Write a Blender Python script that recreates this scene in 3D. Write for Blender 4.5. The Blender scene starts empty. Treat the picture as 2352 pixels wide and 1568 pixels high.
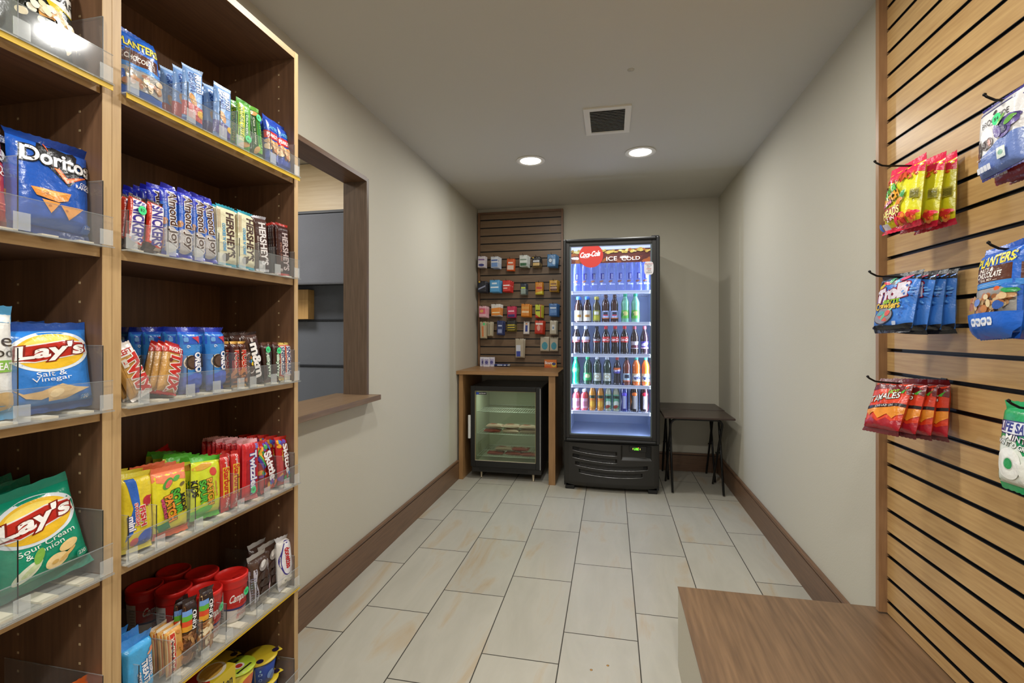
import bpy, math, random
from mathutils import Vector, Matrix
random.seed(7)
SC = bpy.context.scene
COL = SC.collection
# ------------------------------------------------------------ camera, world, light
YAW = math.atan(228/1102.)
CH = 1.24
cam = bpy.data.cameras.new('camera'); cam.sensor_width = 36; cam.lens = 1102/2352*36
cam.shift_y = -22/2352; cam.clip_start = .02
co = bpy.data.objects.new('camera', cam); COL.objects.link(co)
co.location = (0, 0, CH); co.rotation_euler = (math.pi/2, 0, YAW)
SC.camera = co
SC.view_settings.view_transform = 'Standard'; SC.view_settings.look = 'None'
SC.view_settings.gamma = 1; SC.view_settings.use_curve_mapping = False
SC.view_settings.exposure = 0.15
SC.cycles.transparent_max_bounces = 48
W = bpy.data.worlds.new('world'); SC.world = W; W.use_nodes = True
W.node_tree.nodes['Background'].inputs[0].default_value = (1.0, .97, .93, 1)
W.node_tree.nodes['Background'].inputs[1].default_value = .75

def lamp(name, loc, power, size=.13, color=(1, .985, .94), spread=None, rot=(0, 0, 0), shape='DISK', sy=None, parent=None):
    l = bpy.data.lights.new(name, 'AREA'); l.energy = power; l.shape = shape; l.size = size
    if sy: l.size_y = sy
    l.color = color
    if spread: l.spread = math.radians(spread)
    o = bpy.data.objects.new(name, l); COL.objects.link(o); o.location = loc; o.rotation_euler = rot
    if parent: o.parent = parent
    return o

CEIL = 2.43; XL = -1.275; XR = .93; YB = 4.52
DOWNLIGHTS = [(-.549, 3.29, 8), (.188, 3.28, 7), (-.576, 1.50, 10), (.19, 1.50, 9), (-.56, -.1, 15), (.2, -.1, 18)]

# ------------------------------------------------------------ helpers
Rv = Vector((math.cos(YAW), math.sin(YAW), 0)); Fv = Vector((-math.sin(YAW), math.cos(YAW), 0)); Uv = Vector((0, 0, 1))
def ray(px, py): return Rv*((px-1176)/1102.) + Fv + Uv*((762-py)/1102.)
def atX(px, py, X): d = ray(px, py); return Vector((0, 0, CH)) + d*(X/d.x)
def atY(px, py, Y): d = ray(px, py); return Vector((0, 0, CH)) + d*(Y/d.y)

def lin(h):
    if not isinstance(h, str): return tuple(h)
    v = [int(h[i:i+2], 16)/255 for i in (0, 2, 4)]
    return tuple(x/12.92 if x <= .04045 else ((x+.055)/1.055)**2.4 for x in v)
MC = {}
def base_mat(name):
    m = bpy.data.materials.new(name); m.use_nodes = True
    return m, m.node_tree.nodes, m.node_tree.links, m.node_tree.nodes['Principled BSDF']
def pm(col, rough=.5, metal=0, bump=0, bscale=40, coat=0, emis=0, spec=.5):
    k = ('pm', col, rough, metal, bump, bscale, coat, emis, spec)
    if k in MC: return MC[k]
    m, N, L, b = base_mat('paint_%s' % (col if isinstance(col, str) else 'c'))
    c = lin(col)
    b.inputs['Base Color'].default_value = (*c, 1); b.inputs['Roughness'].default_value = rough
    b.inputs['Metallic'].default_value = metal; b.inputs['Coat Weight'].default_value = coat
    b.inputs['Specular IOR Level'].default_value = spec
    if emis:
        b.inputs['Emission Color'].default_value = (*c, 1); b.inputs['Emission Strength'].default_value = emis
    if bump:
        tc = N.new('ShaderNodeTexCoord'); no = N.new('ShaderNodeTexNoise'); no.inputs['Scale'].default_value = bscale
        no.inputs['Detail'].default_value = 3
        bu = N.new('ShaderNodeBump'); bu.inputs['Strength'].default_value = bump; bu.inputs['Distance'].default_value = .004
        L.new(tc.outputs['Object'], no.inputs['Vector']); L.new(no.outputs['Fac'], bu.inputs['Height']); L.new(bu.outputs['Normal'], b.inputs['Normal'])
    MC[k] = m; return m
def foil(col): return pm(col, .27, 0, .55, 55, 0, 0, .6)
def emi(col, s):
    k = ('emi', col, s)
    if k in MC: return MC[k]
    m = bpy.data.materials.new('light_glow'); m.use_nodes = True; N = m.node_tree.nodes; N.clear()
    e = N.new('ShaderNodeEmission'); e.inputs[0].default_value = (*lin(col), 1); e.inputs[1].default_value = s
    o = N.new('ShaderNodeOutputMaterial'); m.node_tree.links.new(e.outputs[0], o.inputs[0]); MC[k] = m; return m
def front_only(N, L, sock):
    """a thin sheet reflects once: no extra reflection where a ray leaves its far face"""
    g = N.new('ShaderNodeNewGeometry'); i = N.new('ShaderNodeMath'); i.operation = 'SUBTRACT'; i.inputs[0].default_value = 1; L.new(g.outputs['Backfacing'], i.inputs[1])
    m = N.new('ShaderNodeMath'); m.operation = 'MULTIPLY'; L.new(sock, m.inputs[0]); L.new(i.outputs[0], m.inputs[1]); return m
def clear(col='ffffff', gloss=.10, rough=.04, extra=0.0, ior=1.45):
    """clear plastic or glass sheet: see-through with a fresnel reflection"""
    k = ('clear', col, gloss, rough, extra, ior)
    if k in MC: return MC[k]
    m = bpy.data.materials.new('clear_sheet'); m.use_nodes = True; N = m.node_tree.nodes; L = m.node_tree.links; N.clear()
    t = N.new('ShaderNodeBsdfTransparent'); t.inputs[0].default_value = (*lin(col), 1)
    g = N.new('ShaderNodeBsdfGlossy'); g.inputs['Roughness'].default_value = rough
    f = N.new('ShaderNodeFresnel'); f.inputs[0].default_value = ior
    ad = N.new('ShaderNodeMath'); ad.operation = 'ADD'; ad.inputs[1].default_value = extra
    L.new(f.outputs[0], ad.inputs[0]); mu = front_only(N, L, ad.outputs[0])
    x = N.new('ShaderNodeMixShader'); L.new(mu.outputs[0], x.inputs[0]); L.new(t.outputs[0], x.inputs[1]); L.new(g.outputs[0], x.inputs[2])
    o = N.new('ShaderNodeOutputMaterial'); L.new(x.outputs[0], o.inputs[0]); MC[k] = m; return m
def haze(col='dfe6e6', fac=.12):
    """clear acrylic with a milky scratch haze"""
    k = ('haze', col, fac)
    if k in MC: return MC[k]
    m = bpy.data.materials.new('acrylic'); m.use_nodes = True; N = m.node_tree.nodes; L = m.node_tree.links; N.clear()
    t = N.new('ShaderNodeBsdfTransparent'); t.inputs[0].default_value = (.97, .97, .97, 1)
    d = N.new('ShaderNodeBsdfDiffuse'); d.inputs[0].default_value = (*lin(col), 1)
    a = N.new('ShaderNodeMixShader'); a.inputs[0].default_value = fac; L.new(t.outputs[0], a.inputs[1]); L.new(d.outputs[0], a.inputs[2])
    g = N.new('ShaderNodeBsdfGlossy'); g.inputs['Roughness'].default_value = .09
    f = N.new('ShaderNodeFresnel'); f.inputs[0].default_value = 1.45
    x = N.new('ShaderNodeMixShader'); mu = front_only(N, L, f.outputs[0]); L.new(mu.outputs[0], x.inputs[0]); L.new(a.outputs[0], x.inputs[1]); L.new(g.outputs[0], x.inputs[2])
    o = N.new('ShaderNodeOutputMaterial'); L.new(x.outputs[0], o.inputs[0]); MC[k] = m; return m
def wood(c1, c2, axis='Z', scale=7, rough=.42, stretch=.06):
    k = ('wood', c1, c2, axis, scale, rough)
    if k in MC: return MC[k]
    m, N, L, b = base_mat('wood_laminate')
    tc = N.new('ShaderNodeTexCoord'); mp = N.new('ShaderNodeMapping')
    s = [1, 1, 1]; s['XYZ'.index(axis)] = stretch
    mp.inputs['Scale'].default_value = s
    no = N.new('ShaderNodeTexNoise'); no.inputs['Scale'].default_value = scale; no.inputs['Detail'].default_value = 3; no.inputs['Distortion'].default_value = .5
    n2 = N.new('ShaderNodeTexNoise'); n2.inputs['Scale'].default_value = scale*16; n2.inputs['Detail'].default_value = 4; n2.inputs['Distortion'].default_value = .1
    mx = N.new('ShaderNodeMix'); mx.data_type = 'FLOAT'; mx.inputs[0].default_value = .55
    rp = N.new('ShaderNodeValToRGB'); rp.color_ramp.elements[0].position = .33; rp.color_ramp.elements[1].position = .66
    rp.color_ramp.elements[0].color = (*lin(c1), 1); rp.color_ramp.elements[1].color = (*lin(c2), 1)
    L.new(tc.outputs['Object'], mp.inputs[0]); L.new(mp.outputs[0], no.inputs['Vector']); L.new(mp.outputs[0], n2.inputs['Vector'])
    L.new(no.outputs['Fac'], mx.inputs[2]); L.new(n2.outputs['Fac'], mx.inputs[3]); L.new(mx.outputs[0], rp.inputs[0]); L.new(rp.outputs[0], b.inputs['Base Color'])
    b.inputs['Roughness'].default_value = rough
    MC[k] = m; return m

def tag(o, label=None, cat=None, group=None, kind=None):
    if label: o['label'] = label
    if cat: o['category'] = cat
    if group: o['group'] = group
    if kind: o['kind'] = kind
    return o
def thing(name, label, cat, loc=(0, 0, 0), rot=(0, 0, 0), group=None):
    o = bpy.data.objects.new(name, None); COL.objects.link(o); o.location = loc; o.rotation_euler = rot
    o.empty_display_size = .05
    return tag(o, label, cat, group)
def place(name, mesh, loc=(0, 0, 0), parent=None, rot=(0, 0, 0)):
    o = bpy.data.objects.new(name, mesh); COL.objects.link(o); o.location = loc; o.rotation_euler = rot
    if parent: o.parent = parent
    return o

class MB:
    def __init__(s, org=(0, 0, 0)): s.v = []; s.f = []; s.mi = []; s.mats = []; s.o = Vector(org); s.sm = []
    def m(s, mat):
        if mat not in s.mats: s.mats.append(mat)
        return s.mats.index(mat)
    def add(s, vs, fs, mat, smooth=False):
        n = len(s.v); k = s.m(mat)
        s.v += [tuple(Vector(p)-s.o) for p in vs]
        for f in fs: s.f.append([n+i for i in f]); s.mi.append(k); s.sm.append(smooth)
    def box(s, a, b, mat, ch=0):
        x0, y0, z0 = [min(p, q) for p, q in zip(a, b)]; x1, y1, z1 = [max(p, q) for p, q in zip(a, b)]
        if ch <= 0 or min(x1-x0, y1-y0, z1-z0) < 2.2*ch:
            v = [(x0, y0, z0), (x1, y0, z0), (x1, y1, z0), (x0, y1, z0), (x0, y0, z1), (x1, y0, z1), (x1, y1, z1), (x0, y1, z1)]
            f = [(0, 3, 2, 1), (4, 5, 6, 7), (0, 1, 5, 4), (1, 2, 6, 5), (2, 3, 7, 6), (3, 0, 4, 7)]
            s.add(v, f, mat); return
        import bmesh
        bm = bmesh.new(); bmesh.ops.create_cube(bm, size=1)
        for q in bm.verts: q.co = Vector(((x0+x1)/2+q.co.x*(x1-x0), (y0+y1)/2+q.co.y*(y1-y0), (z0+z1)/2+q.co.z*(z1-z0)))
        bmesh.ops.bevel(bm, geom=bm.edges[:], offset=ch, segments=2, affect='EDGES', profile=.6)
        bm.verts.ensure_lookup_table(); bm.verts.index_update()
        s.add([q.co.copy() for q in bm.verts], [[q.index for q in f.verts] for f in bm.faces], mat); bm.free()
    def tube(s, pts, r, mat, n=10):
        pts = [Vector(p) for p in pts]; rings = []
        for i, p in enumerate(pts):
            d = (pts[min(i+1, len(pts)-1)]-pts[max(i-1, 0)]).normalized()
            a = d.cross(Vector((0, 0, 1)))
            if a.length < .05: a = d.cross(Vector((0, 1, 0)))
            a.normalize(); b = d.cross(a)
            rings.append([p+(a*math.cos(t)+b*math.sin(t))*r for t in [2*math.pi*j/n for j in range(n)]])
        v = [q for R_ in rings for q in R_]; f = []
        for i in range(len(pts)-1):
            for j in range(n): f.append((i*n+j, i*n+(j+1) % n, (i+1)*n+(j+1) % n, (i+1)*n+j))
        f.append(list(range(n))[::-1]); f.append([len(v)-n+j for j in range(n)])
        s.add(v, f, mat, True)
    def lathe(s, prof, mat, c=(0, 0, 0), n=24, caps=True):
        v = []; f = []
        for r, z in prof:
            for j in range(n): t = 2*math.pi*j/n; v.append((c[0]+r*math.cos(t), c[1]+r*math.sin(t), c[2]+z))
        for i in range(len(prof)-1):
            for j in range(n): f.append((i*n+j, i*n+(j+1) % n, (i+1)*n+(j+1) % n, (i+1)*n+j))
        if caps:
            f.append(list(range(n))[::-1]); f.append([len(v)-n+j for j in range(n)])
        s.add(v, f, mat, True)
    def grid(s, S, nu, nv, mat, flip=False, smooth=True):
        v = [S(i/nu, j/nv) for j in range(nv+1) for i in range(nu+1)]; f = []
        for j in range(nv):
            for i in range(nu):
                a = j*(nu+1)+i; q = (a, a+1, a+nu+2, a+nu+1); f.append(q[::-1] if flip else q)
        s.add(v, f, mat, smooth)
    def art(s, S, items, w, h, L=.012, base=.0004, step=.00022):
        """printed artwork: flat shapes in (u, v) laid on surface S(u, v, off)"""
        for k, it in enumerate(items):
            col = it[-1] if it[0] != 't' else None
            off = base + step*k
            if it[0] == 'r':
                _, u0, v0, u1, v1, c = it; nu = max(1, int((u1-u0)*w/L)); nv = max(1, int((v1-v0)*h/L))
                s.grid(lambda a, b: S(u0+(u1-u0)*a, v0+(v1-v0)*b, off), nu, nv, foil(c))
            elif it[0] == 'e':
                cu, cv, ru, rv, ang, c = it[1:7]; n = max(16, min(48, int(6.3*max(ru*w, rv*h)/.006)))
                A = math.radians(ang)
                def E(r, t):
                    X = r*ru*math.cos(t)*w; Y = r*rv*math.sin(t)*h
                    return (cu+(X*math.cos(A)-Y*math.sin(A))/w, cv+(X*math.sin(A)+Y*math.cos(A))/h)
                s.grid(lambda a, b: S(*E(.001+b*.999, a*2*math.pi), off), n, max(2, int(max(ru*w, rv*h)/L)+1), foil(c), True)
            elif it[0] == 'p':
                pts = it[1]; s._poly([(p[0]*w, p[1]*h) for p in pts], lambda x, y: S(x/w, y/h, off), foil(it[2]), L)
            elif it[0] == 't':
                _, txt, cu, cv, A, B, rot, c, bold, oc, sh = (list(it)+[None]*11)[:11]
                bold = .02 if bold is None else bold; sh = sh or 0
                vert = abs(rot) > 45; A = A*(h if vert else w); B = B*(w if vert else h); r = math.radians(rot)
                for layer, (cc, bo) in enumerate(([(oc, bold+.055)] if oc else [])+[(c, bold)]):
                    P, tr = text_tris(txt, round(bo, 3))
                    q = [((x+sh*y*B/A)*A, y*B) for x, y in P]
                    q = [(cu*w+x*math.cos(r)-y*math.sin(r), cv*h+x*math.sin(r)+y*math.cos(r)) for x, y in q]
                    o2 = off + layer*step*.8
                    s._tris(q, tr, lambda x, y: S(x/w, y/h, o2), foil(cc), L*1.2)
    def _poly(s, p, F, mat, L):
        from mathutils.geometry import tessellate_polygon
        tr = tessellate_polygon([[Vector((x, y, 0)) for x, y in p]])
        a = 0
        T = []
        for t in tr:
            q = [p[i] for i in t]
            ar = (q[1][0]-q[0][0])*(q[2][1]-q[0][1])-(q[2][0]-q[0][0])*(q[1][1]-q[0][1])
            T.append(t if ar > 0 else t[::-1])
        s._tris(p, T, F, mat, L)
    def _tris(s, P, T, F, mat, L):
        out = [tuple(P[i] for i in t) for t in T]; res = []; cnt = 0
        while out:
            a, b, c = out.pop()
            d = [math.dist(a, b), math.dist(b, c), math.dist(c, a)]; m_ = max(d)
            if m_ > L and cnt < 6000:
                cnt += 1
                i = d.index(m_); tri = [a, b, c]; p, q, r = tri[i], tri[(i+1) % 3], tri[(i+2) % 3]
                mid = ((p[0]+q[0])/2, (p[1]+q[1])/2); out.append((p, mid, r)); out.append((mid, q, r))
            else: res.append((a, b, c))
        idx = {}; v = []; f = []
        for t in res:
            g = []
            for p in t:
                key = (round(p[0], 6), round(p[1], 6))
                if key not in idx: idx[key] = len(v); v.append(F(*p))
                g.append(idx[key])
            if len(set(g)) == 3: f.append(g)
        s.add(v, f, mat, True)
    def mesh(s, name):
        me = bpy.data.meshes.new(name); me.from_pydata(s.v, [], s.f)
        for m_ in s.mats: me.materials.append(m_)
        me.polygons.foreach_set('material_index', s.mi); me.polygons.foreach_set('use_smooth', s.sm)
        me.update(); return me
    def build(s, name, parent=None, loc=None):
        """link as one object; with a parent whose origin is s.o the vertices are already local"""
        o = bpy.data.objects.new(name, s.mesh(name)); COL.objects.link(o)
        if parent: o.parent = parent
        else: o.location = s.o
        return o

TC = {}
def text_tris(txt, bold):
    k = (txt, bold)
    if k in TC: return TC[k]
    def raw(off):
        cu = bpy.data.curves.new('lettering', 'FONT'); cu.body = txt; cu.size = 1; cu.offset = off; cu.resolution_u = 5 if len(txt) < 8 else 3
        ob = bpy.data.objects.new('lettering', cu); me = bpy.data.meshes.new_from_object(ob)
        P = [(v.co.x, v.co.y) for v in me.vertices]; me.calc_loop_triangles(); T = [tuple(t.vertices) for t in me.loop_triangles]
        bpy.data.objects.remove(ob); bpy.data.curves.remove(cu); bpy.data.meshes.remove(me); return P, T
    if (txt, 'b') not in TC:
        P, T = raw(0); TC[(txt, 'b')] = (min(p[0] for p in P), max(p[0] for p in P), min(p[1] for p in P), max(p[1] for p in P))
    x0, x1, y0, y1 = TC[(txt, 'b')]
    P, T = raw(bold)
    P = [((x-(x0+x1)/2)/(x1-x0), (y-(y0+y1)/2)/(y1-y0)) for x, y in P]
    TT = []
    for t in T:
        a, b, c = [P[i] for i in t]
        ar = (b[0]-a[0])*(c[1]-a[1])-(c[0]-a[0])*(b[1]-a[1])
        TT.append(t if ar > 0 else t[::-1])
    TC[k] = (P, TT); return TC[k]
# ------------------------------------------------------------ setting
def painted(c, bs=160, st=.12):
    m, N, L, b = base_mat('painted_plaster'); b.inputs['Base Color'].default_value = (*lin(c), 1); b.inputs['Roughness'].default_value = .75
    tc = N.new('ShaderNodeTexCoord'); no = N.new('ShaderNodeTexNoise'); no.inputs['Scale'].default_value = bs; no.inputs['Detail'].default_value = 2
    bu = N.new('ShaderNodeBump'); bu.inputs['Strength'].default_value = st; bu.inputs['Distance'].default_value = .003
    L.new(tc.outputs['Object'], no.inputs['Vector']); L.new(no.outputs['Fac'], bu.inputs['Height']); L.new(bu.outputs['Normal'], b.inputs['Normal'])
    return m
M_wall = painted('c1bcac'); M_ceil = painted('c6c3b9', 200, .06)
def tile_mat():
    m, N, L, b = base_mat('floor_tile')
    def math_(op, a, bb=None):
        n = N.new('ShaderNodeMath'); n.operation = op
        for i, q in enumerate((a, bb)):
            if q is None: continue
            if isinstance(q, (int, float)): n.inputs[i].default_value = q
            else: L.new(q, n.inputs[i])
        return n.outputs[0]
    g = N.new('ShaderNodeNewGeometry'); sp = N.new('ShaderNodeSeparateXYZ'); L.new(g.outputs['Position'], sp.inputs[0])
    X, Y = sp.outputs[0], sp.outputs[1]
    a = math_('DIVIDE', math_('ADD', X, 1.085+.2975*4), .2975); col = math_('FLOOR', a); fx = math_('SUBTRACT', a, col)
    # course offset: each row steps 0.2 m, tile length 0.6 m
    yy = math_('DIVIDE', math_('SUBTRACT', math_('ADD', Y, 6.0), math_('MULTIPLY', math_('ADD', col, -3), .1965)), .6)
    row = math_('FLOOR', yy); fy = math_('SUBTRACT', yy, row)
    gw = .0022
    def near(f, size):
        d = math_('MINIMUM', f, math_('SUBTRACT', 1, f)); return math_('LESS_THAN', math_('MULTIPLY', d, size), gw)
    grout = math_('MAXIMUM', near(fx, .2975), near(fy, .6))
    cb = N.new('ShaderNodeCombineXYZ'); L.new(col, cb.inputs[0]); L.new(row, cb.inputs[1])
    wn = N.new('ShaderNodeTexWhiteNoise'); wn.noise_dimensions = '3D'; L.new(cb.outputs[0], wn.inputs[0])
    mp = N.new('ShaderNodeVectorMath'); mp.operation = 'MULTIPLY_ADD'
    L.new(wn.outputs['Color'], mp.inputs[0]); mp.inputs[1].default_value = (20, 20, 20); L.new(g.outputs['Position'], mp.inputs[2])
    rot = N.new('ShaderNodeMapping'); rot.inputs['Rotation'].default_value = (0, 0, .35); rot.inputs['Scale'].default_value = (2.2, .55, 1); L.new(mp.outputs[0], rot.inputs[0])
    no = N.new('ShaderNodeTexNoise'); no.inputs['Scale'].default_value = 3.2; no.inputs['Detail'].default_value = 6; no.inputs['Roughness'].default_value = .62; no.inputs['Distortion'].default_value = .6; L.new(rot.outputs[0], no.inputs['Vector'])
    rp = N.new('ShaderNodeValToRGB'); E_ = rp.color_ramp.elements
    E_[0].position = .33; E_[0].color = (*lin('a6a295'), 1); E_[1].position = .55; E_[1].color = (*lin('aeaa9d'), 1)
    e = E_.new(.67); e.color = (*lin('ac9e87'), 1); e = E_.new(.8); e.color = (*lin('9f8a66'), 1)
    L.new(no.outputs['Fac'], rp.inputs[0])
    hv = N.new('ShaderNodeHueSaturation'); L.new(rp.outputs[0], hv.inputs['Color']); L.new(math_('ADD', math_('MULTIPLY', wn.outputs['Value'], .10), .95), hv.inputs['Value'])
    mx = N.new('ShaderNodeMix'); mx.data_type = 'RGBA'; L.new(grout, mx.inputs[0]); L.new(hv.outputs[0], mx.inputs[6]); mx.inputs[7].default_value = (*lin('3a362f'), 1)
    L.new(mx.outputs[2], b.inputs['Base Color'])
    L.new(math_('ADD', math_('MULTIPLY', grout, .5), .38), b.inputs['Roughness'])
    bu = N.new('ShaderNodeBump'); bu.inputs['Strength'].default_value = .4; bu.inputs['Distance'].default_value = .002; bu.invert = True
    L.new(grout, bu.inputs['Height']); L.new(bu.outputs[0], b.inputs['Normal'])
    return m
M_tile = tile_mat()
def struct(o): o['kind'] = 'structure'; return o
YF = -2.6
f = MB(); f.box((XL-3, YF, -.1), (XR+.1, YB+.1, 0), M_tile)
st = pm('b98a4a', .6)
for px, py in ((1358, 1538), (1396, 1528)):
    d = ray(px, py); p = Vector((0, 0, CH))-d*(CH/d.z); f.lathe([(.0052, .0002), (.0005, .0004)], st, p, 12)
struct(f.build('floor'))
c = MB(); c.box((XL-3, YF, CEIL), (XR+.1, YB+.1, CEIL+.1), M_ceil); struct(c.build('ceiling'))
w = MB(); w.box((XL-.1, YB, 0), (XR+.1, YB+.1, CEIL), M_wall); struct(w.build('wall_back'))
w = MB(); w.box((XR, YF, 0), (XR+.1, YB, CEIL), M_wall); struct(w.build('wall_right'))
OY0, OY1, OZ0, OZ1 = 1.42, 2.352, .906, 2.056
w = MB(); WT = .125
w.box((XL-WT, YF, 0), (XL, OY0, CEIL), M_wall); w.box((XL-WT, OY1, 0), (XL, YB, CEIL), M_wall)
w.box((XL-WT, OY0, 0), (XL, OY1, OZ0-.028), M_wall); w.box((XL-WT, OY0, OZ1), (XL, OY1, CEIL), M_wall); struct(w.build('wall_left'))
M_trim = wood('5c4330', '7a5b42', 'Y', 7, .4)
M_trimX = wood('5c4330', '7a5b42', 'X', 7, .4)
M_trimZ = wood('524232', '6e5a49', 'Z', 7, .4)
M_trimL = wood('8a7258', 'a08868', 'Y', 7, .4)
# baseboards with a rounded cap line
def baseboard(name, a, b_, along):
    m = MB((a[0], a[1], 0)); x0, y0 = a; x1, y1 = b_
    mt = M_trim if along == 'Y' else M_trimX
    m.box((x0, y0, 0), (x1, y1, .140), mt)
    cx0, cx1, cy0, cy1 = x0, x1, y0, y1
    if along == 'Y':
        s = 1 if x1 > x0 else -1   # x0 is the wall side
        m.box((x0, y0, .140), (x1-.004*s, y1, .146), pm('2a1c12', .6)); m.box((x0, y0, .146), (x1+.002*s, y1, .163), mt, .005)
    else:
        m.box((x0, y0, .140), (x1, y1+.004, .146), pm('2a1c12', .6)); m.box((x0, y0, .146), (x1, y1-.002, .163), mt, .005)
    return struct(m.build(name))
baseboard('baseboard_left', (XL, 1.37), (XL+.016, 3.868), 'Y')
baseboard('baseboard_right', (XR, 1.875), (XR-.018, YB-.018), 'Y')
baseboard('baseboard_back', (-.42, YB), (XR, YB-.018), 'X')
# serving window lining and sill
m = MB((XL, OY1, OZ0))
T = .018
m.box((XL-WT-.005, OY1-T, OZ0), (XL+.006, OY1+.004, OZ1), M_trimZ)
m.box((XL-WT-.005, OY0, OZ1-T), (XL+.006, OY1-T, OZ1+.004), M_trim)
m.box((XL-WT-.005, OY0, OZ0), (XL+.006, OY0+T, OZ1-T), M_trimZ)
struct(m.build('window_1'))
m = MB((XL, OY1, OZ0)); m.box((XL-WT-.07, OY0-.02, OZ0-.027), (-1.205, OY1+.018, OZ0), wood('64503b', '82694f', 'Y', 7, .38), .0015); struct(m.build('trim_1'))
# office beyond the window
M_off = painted('c9c6bd')
m = MB(); m.box((XL-2.2, 3.06, 0), (XL-WT, 3.16, CEIL), M_off); struct(m.build('wall_office_back'))
m = MB(); m.box((XL-2.3, YF, 0), (XL-2.2, 3.1, CEIL), M_off); struct(m.build('wall_office_left'))
M_maple = wood('dcc092', 'efd9b2', 'X', 5, .4)
o_ = (-2.2, 3.06, 2.0)
t = thing('wood_wall_panel', 'pale maple veneer panel high behind the serving window, above grey cabinet', 'panel', o_)
m = MB(o_); m.box((-3.2, 3.03, 2.03), (XL-WT, 3.058, CEIL-.004), M_maple); m.build('panel_board', t)
M_fab = pm('6d7078', .9, 0, .35, 260); M_fab2 = pm('666b74', .9, 0, .3, 300); M_dk = pm('22262e', .5)
o_ = (-2.2, 3.03, 1.55)
t = thing('overhead_cabinet', 'grey fabric-fronted overhead cabinet seen through the serving window', 'cabinet', o_)
m = MB(o_); m.box((-2.9, 2.83, 1.562), (XL-WT-.005, 3.028, 2.008), M_dk); m.build('body', t)
m = MB(o_); m.box((-2.9, 2.79, 1.548), (XL-WT-.005, 2.828, 2.008), M_fab, .012); m.build('door', t)
m = MB(o_); m.box((-2.9, 2.79, 2.010), (XL-WT-.005, 3.028, 2.026), M_dk); m.build('top_panel', t)
for i, (z0, z1, wd) in enumerate(((1.325, 1.60, 'uppermost'), (1.008, 1.315, 'middle'), (.72, .998, 'lowest'))):
    o_ = (-2.2, 3.03, z0)
    t = thing('tack_panel', '%s grey fabric tack panel on the office wall below the overhead cabinet' % wd, 'panel', o_)
    m = MB(o_); m.box((-3.2, 3.0, z0), (XL-WT-.01, 3.056, z1), M_fab2, .006); m.build('fabric_board', t)
    m = MB(o_); m.box((-3.2, 2.992, z0-.008), (XL-WT-.01, 3.01, z0), M_dk); m.build('edge_strip', t)
o_ = (-2.05, 2.95, 1.33)
t = thing('wooden_shelf_end', 'small honey-coloured wooden box end under the grey overhead cabinet', 'shelf', o_)
m = MB(o_); m.box((-2.35, 2.93, 1.328), (-2.03, 2.998, 1.53), wood('b98f55', 'cfa66a', 'Z', 6, .4)); m.build('end_board', t)
lamp('office_lamp', (-2.4, 2.0, 2.42), 23, .6, (1, .96, .9))
# ------------------------------------------------------------ ceiling fittings
PLACE = ['at the far left of the back pair', 'at the far right of the back pair', 'above the serving window, nearer the camera', 'above the slatwall side, nearer the camera', 'behind the camera on the shelving side', 'behind the camera on the slatwall side']
for (x, y, p), wd in zip(DOWNLIGHTS, PLACE):
    t = thing('recessed_downlight', 'round white recessed ceiling downlight %s' % wd, 'light', (x, y, CEIL), group='recessed ceiling downlights')
    m = MB((0, 0, 0)); m.lathe([(.070, -.001), (.098, -.001), (.100, -.004), (.097, -.007), (.074, -.006), (.070, -.001)], pm('e6e3da', .5), n=40, caps=False); m.build('trim_ring', t)
    m = MB((0, 0, 0)); m.lathe([(.0705, -.0035), (.001, -.0045)], emi('fffaf0', 9), n=32, caps=False); m.build('lens', t)
    lamp('lamp_glow', (0, 0, -.02), p, .13, parent=t)
o_ = (-.02, 2.75, CEIL)
t = thing('ceiling_vent', 'square white ceiling air vent with horizontal louvres', 'vent', o_)
m = MB(o_); M_v = pm('dcd8cc', .5)
x0, x1, y0, y1 = -.147, .105, 2.58, 2.925; a, b_ = .032, .030
z0 = CEIL-.008
m.box((x0, y0, z0), (x1, y0+b_, CEIL), M_v); m.box((x0, y1-b_, z0), (x1, y1, CEIL), M_v); m.box((x0, y0+b_, z0), (x0+a, y1-b_, CEIL), M_v); m.box((x1-a, y0+b_, z0), (x1, y1-b_, CEIL), M_v)
m.build('frame', t)
m = MB(o_); m.box((x0+a, y0+b_, CEIL-.0015), (x1-a, y1-b_, CEIL-.0005), pm('1c1a18', .8)); m.build('backing', t)
m = MB(o_); n = 15
for i in range(n):
    yy = y0+b_+(y1-y0-2*b_)*(i+.5)/n; hw = .0045
    m.add([(x0+a, yy-hw, z0), (x1-a, yy-hw, z0), (x1-a, yy+hw, CEIL-.0025), (x0+a, yy+hw, CEIL-.0025), (x0+a, yy-hw+.002, z0), (x1-a, yy-hw+.002, z0), (x1-a, yy+hw+.002, CEIL-.0025), (x0+a, yy+hw+.002, CEIL-.0025)],
          [(0, 1, 2, 3), (7, 6, 5, 4), (0, 4, 5, 1), (3, 2, 6, 7)], M_v)
m.build('louvres', t)
t = thing('sprinkler_cap', 'tiny round cap flush on the ceiling in front of the vent', 'sprinkler', (.087, 2.243, CEIL))
m = MB((0, 0, 0)); m.lathe([(.016, 0), (.015, -.002), (.002, -.003), (.0015, -.006), (.0003, -.006)], pm('bdb9ad', .5), n=20); m.build('cover', t)

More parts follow.
